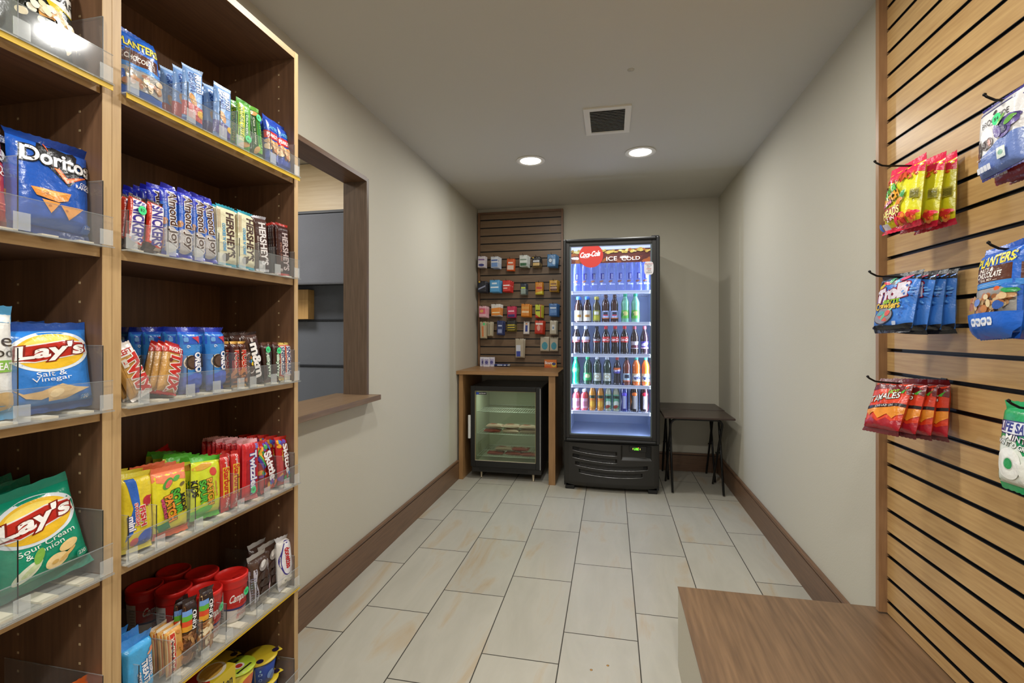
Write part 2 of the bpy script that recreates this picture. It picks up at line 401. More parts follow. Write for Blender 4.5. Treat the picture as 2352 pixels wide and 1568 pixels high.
# ------------------------------------------------------------ bookcases on the left
M_in = wood('5f4430', '7e5c42', 'Z', 7, .45); M_inY = wood('5f4430', '7e5c42', 'Y', 7, .45); M_edge = wood('b08f62', 'c8a878', 'Z', 9, .45); M_edgeY = wood('a98759', 'c2a173', 'Y', 9, .45)
XF = -.984; XBk = -1.262; TOPZ = 2.129; PT = .018
SH = [1.711, 1.388, 1.064, .740, .415, .09]      # board undersides
BT = .019
def bookcase(y0, y1, label):
    o = (XF, y0, 0); t = thing('bookcase', label, 'bookcase', o, group='brown laminate bookcases')
    for ya in (y0, y1-PT):
        m = MB(o); m.box((XBk, ya, 0), (XF-.0012, ya+PT, TOPZ), M_in); m.box((XF-.0012, ya, 0), (XF, ya+PT, TOPZ), M_edge)
        yy = ya+PT+.0004 if ya == y0 else ya-.0004
        M_h = pm('c9b48c', .5)
        for xx in (-1.04, -1.20):
            for k in range(52):
                z = .16+.038*k
                if z > 2.08: break
                if min(abs(z-s-.01) for s in SH) < .03: continue
                m.box((xx-.0022, yy-.0004, z-.0022), (xx+.0022, yy+.0004, z+.0022), M_h)
        m.build('side_panel', t)
    m = MB(o); m.box((XBk, y0+PT, TOPZ-.021), (XF-.002, y1-PT, TOPZ-.001), M_inY); m.box((XF-.002, y0+PT, TOPZ-.021), (XF-.0005, y1-PT, TOPZ-.001), M_edgeY); m.build('top_panel', t)
    m = MB(o); m.box((XBk-.008, y0, 0), (XBk, y1, TOPZ), M_in); m.build('back_panel', t)
    for z in SH:
        m = MB(o); m.box((XBk, y0+PT+.001, z), (XF-.006, y1-PT-.001, z+BT), M_inY); m.box((XF-.006, y0+PT+.001, z), (XF-.0045, y1-PT-.001, z+BT), M_edgeY); m.build('shelf', t)
    m = MB(o); m.box((XBk, y0+PT, 0), (XF-.02, y1-PT, .089), M_inY); m.build('plinth', t)
bookcase(.783, 1.368, 'tall brown laminate bookcase of candy and snack bars beside the serving window')
bookcase(.197, .782, 'tall brown laminate bookcase holding bags of chips at the left edge')
SZ = [s+BT+.0062 for s in SH]     # where goods stand (top of the tray base)
SZ0 = [s+BT for s in SH]
# clear divider trays
M_ac = haze('e6ecec', .05); M_acE = haze('aab0b0', .35); M_tr = pm('ddd5bf', .5); M_yel = pm('e2bb1c', .4)
def tray(k, y0, y1, divs, label, lip=(0, 1), yellow=False, dh=.10):
    z = SZ0[k]; o = (XF, y0, z); t = thing('divider_tray', label, 'tray', o, group='clear plastic divider trays')
    m = MB(o); m.box((XBk+.004, y0, z), (XF+.010, y1, z+.0025), haze('d8d8d0', .5))
    m.build('base', t)
    m = MB(o); n = int((y1-y0)/.055)
    for i in range(n):
        ya = y0+(i+.25)*(y1-y0)/n; m.box((XBk+.02, ya, z+.0025), (XF+.006, ya+.026, z+.006), M_tr)
    m.build('pusher_track', t)
    if yellow:
        m = MB(o); m.box((XF+.0105, y0, z-.010), (XF+.0125, y1+.012, z+.001), M_yel); m.build('price_strip', t)
    m = MB(o); a = y0+(y1-y0)*lip[0]; b_ = y0+(y1-y0)*lip[1]+.012
    m.box((XF+.0105, a, z), (XF+.0125, b_, z+.060), M_ac); m.box((XF+.0103, a, z+.060), (XF+.0127, b_, z+.0612), M_acE)
    m.box((XF+.0125, a, z-.001), (XF+.0165, b_, z+.002), M_acE)
    m.build('front_lip', t)
    for yd in divs:
        m = MB(o); m.box((XBk+.03, yd-.0006, z+.006), (XF+.004, yd+.0006, z+dh), M_ac); m.box((XF+.0040, yd-.0008, z+.006), (XF+.0052, yd+.0008, z+dh), pm('2c2c2c', .3)); m.box((XBk+.03, yd-.0007, z+dh), (XF+.005, yd+.0007, z+dh+.001), M_acE)
        m.box((XF+.0130, yd-.012, z+.004), (XF+.0145, yd+.012, z+.034), haze('e6ecec', .25)); m.build('divider', t)
Y0, Y1 = .803, 1.348
T1 = 'clear plastic divider tray on the %s shelf of the candy bookcase'
tray(0, Y0, Y1, [.815, .955, 1.05, 1.108, 1.235, 1.343], T1 % 'topmost', yellow=True)
tray(1, Y0, Y1, [.812, .903, .977, 1.046, 1.115, 1.19, 1.255, 1.343], T1 % 'second', dh=.085)
tray(2, Y0, Y1, [.838, .953, 1.03, 1.11, 1.155, 1.238, 1.297, 1.343], T1 % 'third')
tray(3, Y0, Y1, [.812, .875, .976, 1.11, 1.21, 1.295, 1.343], T1 % 'fourth')
tray(4, Y0, Y1, [.835, .915, .995, 1.07, 1.18, 1.343], T1 % 'fifth', yellow=True)
tray(5, Y0, Y1, [.86, 1.16, 1.343], T1 % 'lowest')
T2 = 'clear plastic divider tray on the %s shelf of the chip bookcase'
for k, wd in enumerate(('topmost', 'second', 'third', 'fourth', 'fifth')):
    tray(k, .218, .763, [.46, .623, .7612], T2 % wd, yellow=(k == 0), dh=.13)

# ------------------------------------------------------------ slatwalls
def slatwall(name, label, plane, a0, a1, z0, z1, slots, face, wall, frame_in, sides, topframe, mats, frw=.02):
    """plane 'X': panel on the right wall (faces -X); plane 'Y': on the back wall (faces -Y)"""
    ma, mf, mfz = mats
    def B(m, d0, d1, p0, p1, q0, q1, mat, ch=0):
        if plane == 'X': m.box((d0, p0, q0), (d1, p1, q1), mat, ch)
        else: m.box((p0, d0, q0), (p1, d1, q1), mat, ch)
    o = (face, a1, z0) if plane == 'X' else (a0, face, z0)
    t = thing(name, label, 'slatwall', o)
    m = MB(o); M_k = pm('0b0a0a', .45); M_al = pm('3a3634', .3, .8)
    B(m, face+.012, wall-.001, a0, a1, z0, z1, M_k)
    zs = [z0-.0055]+sorted(slots)+[z1+.0055]; hw = .0055
    for i in range(len(zs)-1):
        if zs[i+1]-zs[i] < .015: continue
        B(m, face, face+.0115, a0, a1, zs[i]+hw, zs[i+1]-hw, ma)
    for s in slots:
        B(m, face-.0003, face+.003, a0, a1, s-hw-.0006, s-hw+.0012, M_al)
        B(m, face+.0005, face+.0118, a0, a1, s+hw-.0014, s+hw-.0002, M_k); B(m, face+.0032, face+.0118, a0, a1, s-hw+.0002, s-hw+.0012, M_k)
    m.build('slat_panel', t)
    for p0, p1 in sides:
        m = MB(o); B(m, frame_in, wall-.0005, p0, p1, z0, z1+(frw if topframe else 0), mfz, .001); m.build('side_trim', t)
    if topframe:
        m = MB(o); B(m, frame_in, wall-.0005, a0, a1, z1, z1+frw, mf, .001); m.build('top_trim', t)
    return t
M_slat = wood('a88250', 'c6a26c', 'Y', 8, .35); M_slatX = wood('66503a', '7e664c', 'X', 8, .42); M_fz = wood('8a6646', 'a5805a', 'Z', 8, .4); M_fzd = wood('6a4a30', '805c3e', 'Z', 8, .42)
slotsR = [.342+.0762*k for k in range(28) if .342+.0762*k < CEIL-.01]
slatwall('wall_slat_panel', 'large honey-brown slatwall panel with black grooves on the right wall', 'X', -.6, 1.828, .300, CEIL-.001, slotsR, .905, XR, .880, [(1.8285, 1.848)], False, (M_slat, M_fz, M_fz))
slotsB = [2.317-.0762*k for k in range(19) if 2.317-.0762*k > .93]
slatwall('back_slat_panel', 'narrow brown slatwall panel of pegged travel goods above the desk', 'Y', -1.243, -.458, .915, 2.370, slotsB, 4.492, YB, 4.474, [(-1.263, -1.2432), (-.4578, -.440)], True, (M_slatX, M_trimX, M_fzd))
# low cabinet in the foreground
o_ = (.241, 1.872, 0)
t = thing('low_display_cabinet', 'low cream-sided cabinet with a brown wood-grain top at lower right', 'cabinet', o_)
m = MB(o_); m.box((.243, -.4, 0), (XR-.001, 1.870, .290), M_wall); m.build('body', t)
m = MB(o_); m.box((.241, -.4, .2902), (XR-.001, 1.872, .2945), wood('5f4833', '8a6c4e', 'Y', 4.5, .36), .0008); m.build('wooden_top', t)

# ------------------------------------------------------------ desk and small freezer
M_dsk = wood('86623c', 'a37c50', 'X', 7, .4); M_dskZ = wood('86623c', 'a37c50', 'Z', 7, .4)
o_ = (-.85, 3.87, 0); t = thing('desk', 'brown wooden desk against the back slatwall with a small fridge under it', 'desk', o_)
m = MB(o_); m.box((XL+.001, 3.847, .884), (-.417, 4.472, .913), M_dsk, .001); m.build('desk_top', t)
m = MB(o_); m.box((XL+.017, 3.868, 0), (-1.222, 4.45, .8838), M_dskZ, .001); m.build('left_leg_panel', t)
m = MB(o_); m.box((-.4975, 3.868, 0), (-.443, 4.45, .8838), M_dskZ, .001); m.build('right_leg_panel', t)
BLK = pm('161616', .35); BLK2 = pm('1d1b19', .5); WIRE = pm('e4e6e4', .35)
o_ = (-.865, 3.90, 0); t = thing('glass_door_freezer', 'small black glass-door freezer standing under the desk', 'freezer', o_)
x0, x1, yf, yb, zb, zt = -1.160, -.562, 3.93, 4.43, .105, .772
m = MB(o_); w_ = .028; M_lin = pm('c3c2b2', .5)
m.box((x0, yf, zb), (x0+w_, yb, zt), BLK2); m.box((x1-w_, yf, zb), (x1, yb, zt), BLK2); m.box((x0+w_, yf, zt-w_), (x1-w_, yb, zt), BLK2); m.box((x0+w_, yf, zb), (x1-w_, yb, zb+w_), BLK2); m.box((x0+w_, yb-w_, zb+w_), (x1-w_, yb, zt-w_), BLK2)
m.build('cabinet_body', t)
m = MB(o_); a, b_ = w_+.001, .004
m.box((x0+a, yf+.01, zb+a), (x0+a+b_, yb-a, zt-a), M_lin); m.box((x1-a-b_, yf+.01, zb+a), (x1-a, yb-a, zt-a), M_lin); m.box((x0+a+b_, yf+.01, zt-a-b_), (x1-a-b_, yb-a, zt-a), M_lin); m.box((x0+a+b_, yf+.01, zb+a), (x1-a-b_, yb-a, zb+a+b_), M_lin); m.box((x0+a+b_, yb-a-b_, zb+a+b_), (x1-a-b_, yb-a, zt-a-b_), M_lin)
m.build('liner', t)
m = MB(o_); m.box((x0, yf, zt+.001), (x1, yb, zt+.012), pm('4a4642', .35, .5), .003); m.build('top_plate', t)
m = MB(o_); yd0 = 3.897; dz0, dz1 = .107, .784; gx0, gx1, gz0, gz1 = -1.126, -.609, .157, .744
dx0, dx1 = -1.164, -.566
m.box((dx0, yd0, dz0), (gx0, yf-.002, dz1), BLK, .004); m.box((gx1, yd0, dz0), (dx1, yf-.002, dz1), BLK, .004); m.box((gx0, yd0, gz1), (gx1, yf-.002, dz1), BLK, .004); m.box((gx0, yd0, dz0), (gx1, yf-.002, gz0), BLK, .004)
d = m.build('door', t)
m = MB(o_); m.box((gx0, yd0+.008, gz0), (gx0+.003, yd0+.012, gz1), pm('b8a878', .4)); m.box((gx1-.003, yd0+.008, gz0), (gx1, yd0+.012, gz1), pm('b8a878', .4)); m.box((gx0+.003, yd0+.008, gz1-.003), (gx1-.003, yd0+.012, gz1), pm('b8a878', .4)); m.box((gx0+.003, yd0+.008, gz0), (gx1-.003, yd0+.012, gz0+.003), pm('d8ccb0', .4)); q = m.build('gasket', t)
m = MB(o_); m.box((gx0+.003, yd0+.014, gz0+.003), (gx1-.003, yd0+.017, gz1-.003), clear('dfe8dc', .1, .03, .05)); m.build('glass_pane', t)
m = MB(o_); m.box((-1.180, yd0-.022, .345), (-1.160, yd0-.002, .540), pm('cfcfcb', .35), .004); m.build('handle', t)
m = MB(o_); m.box((dx1-.006, yd0-.001, dz0), (dx1-.002, yd0+.001, dz1-.01), pm('d8d8d8', .3, .8)); m.build('chrome_edge', t)
m = MB(o_)
def flatS(x0_, x1_, z0_, z1_, y_):
    return lambda u, v, off=0: Vector((x0_+(x1_-x0_)*u, y_-off, z0_+(z1_-z0_)*v))
Lx0, Lz0, Lx1, Lz1 = -1.118, .712, -1.028, .734
m.box((Lx0, yd0+.009, Lz0), (Lx1, yd0+.0135, Lz1), pm('15161c', .4))
m.art(flatS(Lx0, Lx1, Lz0, Lz1, yd0+.009), [('r', .02, .08, .26, .92, '2f52b8'), ('t', 'MASTER-BILT', .63, .5, .68, .42, 0, 'e8e8ea', .01)], Lx1-Lx0, Lz1-Lz0); m.build('nameplate', t)
m = MB(o_); m.box((x0+.002, 3.915, .060), (x1-.002, yb, .103), BLK2, .003)
for i in range(40):
    xx = x0+.07+i*.0105; m.box((xx, 3.9135, .072), (xx+.004, 3.9152, .092), pm('0a0a0a', .8))
m.build('kick_plate', t)
for xx, yy in ((-1.089, 3.975), (-.635, 3.945), (-1.089, 4.38), (-.635, 4.38)):
    m = MB(o_); m.lathe([(.012, 0), (.013, .004), (.008, .006), (.011, .045), (.013, .060)], pm('b9ad94', .35, .6), (xx, yy, 0), 14); m.build('foot', t)
ZF1, ZF2, ZF0 = .560, .372, .152
for z in (ZF1, ZF2, ZF0+.03):
    m = MB(o_); fx0, fx1 = x0+.036, x1-.036
    for i in range(3): m.tube([(fx0, 3.965+i*.2, z), (fx1, 3.965+i*.2, z)], .003, WIRE, 6)
    for i in range(26): xx = fx0+(fx1-fx0)*i/25; m.tube([(xx, 3.965, z+.0), (xx, 4.37, z+.0)], .0013, WIRE, 5)
    m.build('wire_shelf', t)
lamp('freezer_light', (-.86, 4.0, .735), 1.0, .4, (.93, 1, .9), shape='RECTANGLE', sy=.04)

# ------------------------------------------------------------ drinks cooler
o_ = (0, 3.78, 0); t = thing('drinks_cooler', 'tall black glass-door drinks cooler full of bottles at the back wall', 'cooler', o_)
x0, x1, z1 = -.371, .361, 1.967
yd, ybk = 3.78, 4.47
m = MB(o_); m.box((x0+.004, yd+.055, .05), (-.334, ybk, z1-.004), BLK2); m.box((.322, yd+.055, .05), (x1-.004, ybk, z1-.004), BLK2); m.box((-.334, yd+.055, 1.935), (.322, ybk, z1-.004), BLK2); m.box((-.334, ybk-.03, .05), (.322, ybk, 1.935), BLK2); m.box((-.334, yd+.055, .05), (.322, ybk-.03, .402), BLK2); m.build('cabinet_body', t)
m = MB(o_); M_cl = pm('b4c2dc', .35)
m.box((-.333, yd+.06, .403), (-.329, ybk-.031, 1.934), M_cl); m.box((.317, yd+.06, .403), (.321, ybk-.031, 1.934), M_cl); m.box((-.329, yd+.06, .403), (.317, ybk-.031, .42), M_cl); m.box((-.329, ybk-.04, .42), (.317, ybk-.031, 1.934), M_cl); m.box((-.329, yd+.06, 1.93), (.317, ybk-.04, 1.934), M_cl); m.build('liner', t)
gx0, gx1, gz0, gz1 = -.322, .304, .434, 1.918; dz0 = .386
m = MB(o_)
def frame(m, a0, a1, c0, c1, b0, b1, e0, e1, y_0, y_1, mat, ch):
    m.box((a0, y_0, c0), (b0, y_1, c1), mat, ch); m.box((b1, y_0, c0), (a1, y_1, c1), mat, ch); m.box((b0, y_0, e1), (b1, y_1, c1), mat, ch); m.box((b0, y_0, c0), (b1, y_1, e0), mat, ch)
frame(m, x0, x1, dz0, z1, x0+.022, x1-.026, dz0+.02, z1-.022, yd, yd+.05, BLK, .008)
frame(m, x0+.021, x1-.025, dz0+.019, z1-.021, gx0, gx1, gz0, gz1, yd+.014, yd+.05, BLK2, .003)
m.build('door_frame', t)
m = MB(o_); frame(m, gx0, gx1, gz0, gz1, gx0+.010, gx1-.010, gz0+.006, gz1-.006, yd+.022, yd+.04, pm('4f5a5c', .4), 0); m.build('gasket', t)
m = MB(o_); m.box((x1-.06, yd+.02, z1), (x1-.004, yd+.06, z1+.010), BLK, .002); m.build('hinge', t)
gl = MB(o_); gl.box((gx0+.010, yd+.028, gz0+.006), (gx1-.010, yd+.031, gz1-.006), clear('f2f6ff', .1, .02)); gl.build('glass_pane', t)
# header sign behind the top of the glass
hx0, hx1 = -.311, .293; hz0 = 1.778; hz1 = 1.911
m = MB(o_); ys = yd+.034; m.box((hx0, ys, hz0), (hx1, ys+.004, hz1), pm('5a2a18', .4))
random.seed(3)
art = []
def signm(c, e=.55): return pm(c, .35, 0, 0, 40, 0, e)
m.add([(hx0, ys-.0004, hz0), (hx1, ys-.0004, hz0), (hx1, ys-.0004, hz1), (hx0, ys-.0004, hz1)], [(0, 1, 2, 3)], signm('7a3418', .10))
def blob(cx, cz, rx, rz, c, k, e=.4, ang=0):
    A = ang; v = []
    for i in range(14):
        q = 2*math.pi*i/14; X = rx*math.cos(q); Z = rz*math.sin(q); v.append((cx+X*math.cos(A)-Z*math.sin(A), ys-.0004-k*.00012, cz+X*math.sin(A)+Z*math.cos(A)))
    v = [(min(max(p[0], hx0), hx1), p[1], min(max(p[2], hz0), hz1)) for p in v]
    m.add(v, [tuple(range(14))], signm(c, e))
k = 1
for i in range(26): blob(random.uniform(hx0, hx1), random.uniform(hz0+.01, hz0+.07), random.uniform(.02, .06), random.uniform(.006, .02), random.choice(['8c3f1a', '6a2a12', 'b0581e', 'c06a22']), k, .08, random.uniform(-.6, .6)); k += 1
m.add([(hx0, ys-.005, hz1-.036), (hx1, ys-.005, hz1-.026), (hx1, ys-.005, hz1), (hx0, ys-.005, hz1)], [(0, 1, 2, 3)], signm('c4cff0', .25))
k = 40
for i in range(34):
    cx = hx0+(hx1-hx0)*(i+.5)/34; blob(cx, hz1-.043+random.uniform(-.008, .010), random.uniform(.012, .026), random.uniform(.006, .014), random.choice(['c9b45a', 'a8863c', 'd8cf8c', '9c5a26', 'b8a04a']), k, .10, random.uniform(-.7, .7)); k += 1
m.build('header_sign', t)
m = MB(o_); p = atY(1357.5, 587, ys-.006); R_ = .094
m.add([(p.x+R_*math.cos(2*math.pi*i/48), ys-.0105, min(p.z+R_*math.sin(2*math.pi*i/48), hz1)) for i in range(48)], [tuple(range(48))], signm('c02c20', .04)); m.build('red_disc', t)
def sign_text(m, txt, px0, px1, py0, py1, col, y_, bold=.02, sh=0, e=.8, rot=0):
    a = atY(px0, py1, y_); b = atY(px1, py0, y_)
    P, T = text_tris(txt, bold); A = b.x-a.x; B = b.z-a.z; r = math.radians(rot)
    v = []
    for x, y in P:
        X = (x*A+sh*y*B); Z = y*B; v.append(((a.x+b.x)/2+X*math.cos(r)-Z*math.sin(r), y_, (a.z+b.z)/2+X*math.sin(r)+Z*math.cos(r)))
    m.add(v, [tuple(q) for q in T], signm(col, e))
m = MB(o_); sign_text(m, 'Coca-Cola', 1333, 1379, 577, 590, 'ffffff', ys-.0125, .03, .35, .35, 5)
m.tube([atY(1333, 591, ys-.0125), atY(1345, 592.5, ys-.0125), atY(1352, 591.5, ys-.0125)], .0012, signm('ffffff', .35), 5)
sign_text(m, 'ICE', 1393, 1417, 588.5, 598.5, 'ffffff', ys-.011, .005, 0, .35, 2)
sign_text(m, 'COLD', 1428, 1470, 588.5, 597.5, 'ffffff', ys-.011, .005, 0, .35, 2); m.build('sign_lettering', t)
# door sticker
m = MB(o_); ysd = yd+.0125; a = atY(1479.5, 631, ysd); b = atY(1501, 600, ysd); pts = []
for i in range(32):
    q = 2*math.pi*i/32; cx = (a.x+b.x)/2; cz = (a.z+b.z)/2; X = (b.x-a.x)/2; Z = (b.z-a.z)/2
    c_, s_ = math.cos(q), math.sin(q); n_ = 4; rr = (abs(c_)**n_+abs(s_)**n_)**(-1/n_); pts.append((cx+X*rr*c_, ysd, cz+Z*rr*s_))
m.add(pts, [tuple(range(32))], pm('d6d3d6', .5))
for s_, q0, q1, c_, y_ in (('BALANCE', 1481.5, 1499.5, 'b5303a', 605.5), ('WHAT YOU', 1485, 1497, '55595e', 609), ('EAT', 1487, 1494, '55595e', 612.8), ('DRINK', 1485.5, 1496, 'b5303a', 617), ('& DO', 1488, 1495, '55595e', 621), ('ENJOY', 1485, 1497.5, '3a4448', 625.5)):
    sign_text(m, s_, q0, q1, y_-1.6, y_+1.6, c_, ysd-.0006, .01, 0, 0)
m.build('sticker', t)
CY = 3.86
CSH = [1.560, 1.3125, 1.063, .819, .611]
for z in CSH:
    m = MB(o_); m.box((-.322, CY-.014, z-.022), (.312, CY-.010, z+.004), pm('e8ecf6', .4)); m.box((-.322, CY-.0145, z-.006), (.312, CY-.0142, z-.003), pm('9aa6c4', .4))
    for i in range(4): m.tube([(-.32, CY+.01+i*.17, z-.006), (.312, CY+.01+i*.17, z-.006)], .003, WIRE, 6)
    for i in range(40): xx = -.318+.628*i/39; m.tube([(xx, CY-.008, z-.002), (xx, ybk-.05, z-.002)], .0014, WIRE, 5)
    m.build('wire_shelf', t)
for sx, xx in ((1, -.320), (-1, .308)):
    m = MB(o_); m.box((xx, yd+.062, .45), (xx+.006, yd+.068, 1.90), emi('c9d6ff', 2)); m.build('led_strip', t)
    lamp('cooler_light', (xx+.012*sx, yd+.075, 1.17), 7, 1.4, (.72, .82, 1.0), rot=(0, -math.pi/2*sx, 0), shape='RECTANGLE', sy=.02) 
lamp('cooler_top_light', (0, yd+.12, 1.925), 2, .5, (.72, .82, 1.0), shape='RECTANGLE', sy=.05)
# lower grille with pressed louvres
m = MB(o_)
def zs_(k, x): return (.318, .262, .206, .152)[k] - .030*(1-((x-.0)/.36)**2) + .012 - .02*x
SLx = [(-.30, .045), (-.30, .045), (-.28, .275), (-.25, .235)]
def gr(u, v, off=0):
    x = x0+.004+(x1-x0-.006)*u; z = .030+(.372-.030)*v
    edge = min(1, (1-abs(2*u-1))*9); bul = .030*math.cos((u-.5)*math.pi)+.0*v; y = yd+.035-bul-.012*math.sqrt(edge)
    if v < .12: y += .02*(1-v/.12)**2
    for k in range(4):
        a, b = SLx[k]
        if a < x < b:
            d = (z-zs_(k, x))/.0125
            if abs(d) < 1.2:
                e = min(1, (x-a)/.012, (b-x)/.012); y += .022*e*max(0, min(1, (1.2-abs(d))*4))
    if .075 < x < .300 and .255 < z < .368:
        y += .020*min(1, (x-.075)/.006, (.300-x)/.006, (z-.255)/.02, 1)
    return Vector((x, y, z))
m.grid(gr, 180, 110, pm('24221f', .42)); m.box((x0+.006, yd+.03, .030), (x1-.004, yd+.055, .384), pm('0a0a0a', .7)); m.build('grille', t)
m = MB(o_)
for k in range(4):
    a, b = SLx[k]; pts = [gr((x-x0-.004)/(x1-x0-.006), (zs_(k, x)-.0165-.030)/.342)+Vector((0, -.001, 0)) for x in [a+.004+(b-a-.008)*i/24 for i in range(25)]]
    m.tube(pts, .0018, pm('8b8b8b', .25, .9), 6)  # pale metal tube stands in for the highlight along each slot's lower edge
m.build('louvre_highlight', t)
m = MB(o_); m.box((.135, yd+.008, .322), (.262, yd+.018, .362), pm('0c0c0d', .3), .002)
def dtext(m, s_, xa, xb, za, zb, y_, mat):
    P, T = text_tris(s_, .03); m.add([((xa+xb)/2+p[0]*(xb-xa), y_, (za+zb)/2+p[1]*(zb-za)) for p in P], [tuple(q) for q in T], mat)
dtext(m, 'USE', .170, .205, .335, .352, yd+.0073, emi('7dff3a', 1.6)); m.box((.200, yd+.0070, .352), (.206, yd+.0078, .356), emi('ff4a3a', 1.6)); m.box((.160, yd+.0070, .338), (.163, yd+.0078, .350), emi('d8d860', 2)); m.box((.214, yd+.0070, .338), (.217, yd+.0078, .350), emi('d8d860', 2)); m.build('temperature_display', t)
for xx in (x0+.05, x1-.05):
    m = MB(o_); m.box((xx-.035, yd+.03, 0), (xx+.035, yd+.10, .049), pm('101010', .6), .006); m.build('foot', t)
m = MB(o_); m.box((x0+.02, 4.36, 0), (x1-.02, 4.44, .049), pm('101010', .6)); m.build('rear_foot', t)

# ------------------------------------------------------------ folding tray tables
M_tt = wood('2e2019', '40302a', 'X', 7, .3); M_leg = pm('0d0d0e', .3, .3)
def tray_table(x0, x1, y0, y1, zt, f0, f1, label):
    cx = (x0+x1)/2; o = (cx, (y0+y1)/2, 0); t = thing('folding_tray_table', label, 'table', o, group='dark folding tray tables')
    m = MB(o); m.box((x0, y0, zt-.014), (x1, y1, zt), M_tt, .003); m.build('table_top', t)
    r = .0085; zz = zt-.014-r-.001
    def U(xa, xb, yt, yfoot):
        c = .045; pts = [(xa, yfoot, r*.9)]
        p0 = Vector((xa, yfoot, 0)); p1 = Vector((xa+.0, yt, zz))
        def L_(s): return p0.lerp(p1, s)
        pts = [tuple(L_(.01)), tuple(L_(.5)), tuple(L_(.92))]
        for k in range(1, 6):
            q = k/6*math.pi/2; pts.append((xa+c*(1-math.cos(q)), p0.y+(p1.y-p0.y)*(.92+.08*math.sin(q)), zz*.92+zz*.08*math.sin(q)))
        pts.append((xa+c, yt, zz)); pts.append(((xa+xb)/2, yt, zz))
        left = pts; right = [(xa+xb-p[0], p[1], p[2]) for p in pts[::-1]][1:]
        return left+right
    m = MB(o); m.tube(U(x0+.075, x1-.055, y1-.05, f0), r, M_leg, 12); m.build('leg_frame', t)
    m = MB(o); m.tube(U(x0+.055, x1-.075, y0+.05, f1), r, M_leg, 12); m.build('leg_frame', t)
    for xx in (x0+.065, x1-.065):
        m = MB(o); m.tube([(xx-.02, (f0+f1)/2, zz*.5), (xx+.02, (f0+f1)/2, zz*.5)], .006, M_leg, 8); m.build('hinge_pin', t)
tray_table(.387, .885, 3.74, 4.10, .608, 3.86, 4.165, 'front dark brown folding tray table with black tube legs beside the cooler')
tray_table(.392, .890, 4.108, 4.478, .610, 4.19, 4.46, 'rear dark brown folding tray table against the back wall')
# ------------------------------------------------------------ packaged goods
def sgnpow(a, p): return max(0., 1-abs(a)**p)
def make_S(w, h, t, pu, pv, hs, seed, wr=.05, pinch=.03):
    rn = random.Random(seed); ph = [rn.uniform(0, 6.28) for _ in range(8)]
    def S0(u, v, side=1):
        a = 2*u-1; b = 2*v-1
        e = sgnpow(a, pu)**(1/pu)*sgnpow(b, pv)**(1/pv) if pu > 0 else 1
        wrk = wr*t*e*(math.sin(9*u+5*v+ph[0])*math.sin(7*v-3*u+ph[1])+.6*math.sin(17*u+ph[2])*math.sin(13*v+ph[3])+.5*abs(math.sin(11*(u+v*.6)+ph[4])))
        x = w*(u-.5)*(1-pinch*(1-b*b)); y = -side*(t/2*e+wrk*.6); z = hs+v*(h-2*hs)
        return x, y, z
    return S0
def gridded(S0, nu, nv, side=1):
    G = [[Vector(S0(i/nu, j/nv, side)) for i in range(nu+1)] for j in range(nv+1)]
    def S(u, v, off=0):
        u = min(max(u, 0), 1)*nu; v = min(max(v, 0), 1)*nv; i = min(int(u), nu-1); j = min(int(v), nv-1); a = u-i; b = v-j
        A, B, C, D = G[j][i], G[j][i+1], G[j+1][i], G[j+1][i+1]
        p = A*((1-a)*(1-b))+B*(a*(1-b))+C*((1-a)*b)+D*(a*b)
        n = ((B-A)*(1-b)+(D-C)*b).cross((C-A)*(1-a)+(D-B)*a)
        if n.length < 1e-12: return Vector((p.x, p.y-off, p.z))
        n.normalize()
        if n.y > 0: n.negate()
        return p+n*off
    return S
KC = {}
def kind(name, obj, cat, desc, w, h, t, base, seal=None, pu=2.4, pv=3.2, hs=.010, art=(), wr=.05, pinch=.03, top=None, sub=None):
    KC[name] = dict(obj=obj, cat=cat, desc=desc, w=w, h=h, t=t, base=base, seal=seal or base, top=top or seal or base, pu=pu, pv=pv, hs=hs, art=art, wr=wr, pinch=pinch, me=None, sub=sub)
def meshes(name, seed):
    K = KC[name]
    if K['me'] is None: K['me'] = {}
    if seed in K['me']: return K['me'][seed]
    w, h, t, hs = K['w'], K['h'], K['t'], K['hs']
    S0 = make_S(w, h, t, K['pu'], K['pv'], hs, hash_(name)+seed*17, K['wr'], K['pinch'])
    nu, nv = (18, 20) if w > .05 else (12, 20)
    m = MB(); F = gridded(S0, nu, nv)
    m.grid(F, nu, nv, foil(K['base'])); m.grid(lambda u, v: Vector(S0(u, v, -1)), nu, nv, foil(K['base']), True)
    if K['art']: m.art(F, K['art'], w, h-2*hs, L=max(.0028, min(.010, w/10)), base=.00055)
    body = m.mesh(K['obj'])
    seals = []
    if hs > .004:
        rn = random.Random(hash_(name)+seed)
        for topq in (1, 0):
            m = MB(); k = rn.uniform(-.5, .5); ln = rn.uniform(-.35, .5)
            z0 = h-hs if topq else hs; z1 = h if topq else 0
            def SS(u, v, sgn):
                q = v*hs
                return Vector((w*(u-.5)*(1+.02*v), ln*q*math.cos(3*u+k)*1.2+.0012*math.sin(u*5+k*4)*v+sgn*.0003, z0+(z1-z0)*v+(.0008*math.cos(u*w/.0025*6.28) if v > .99 else 0)))
            c = foil(K['top'] if topq else K['seal'])
            nn = 30
            m.grid(lambda u, v: SS(u, v, -1), nn, 3, c, not topq); m.grid(lambda u, v: SS(u, v, 1), nn, 3, c, bool(topq))
            seals.append(m.mesh('top_seal' if topq else 'bottom_seal'))
    K['me'][seed] = (body, seals); return K['me'][seed]
def hash_(s): return sum(ord(c)*(i+1) for i, c in enumerate(s))
STK = {}
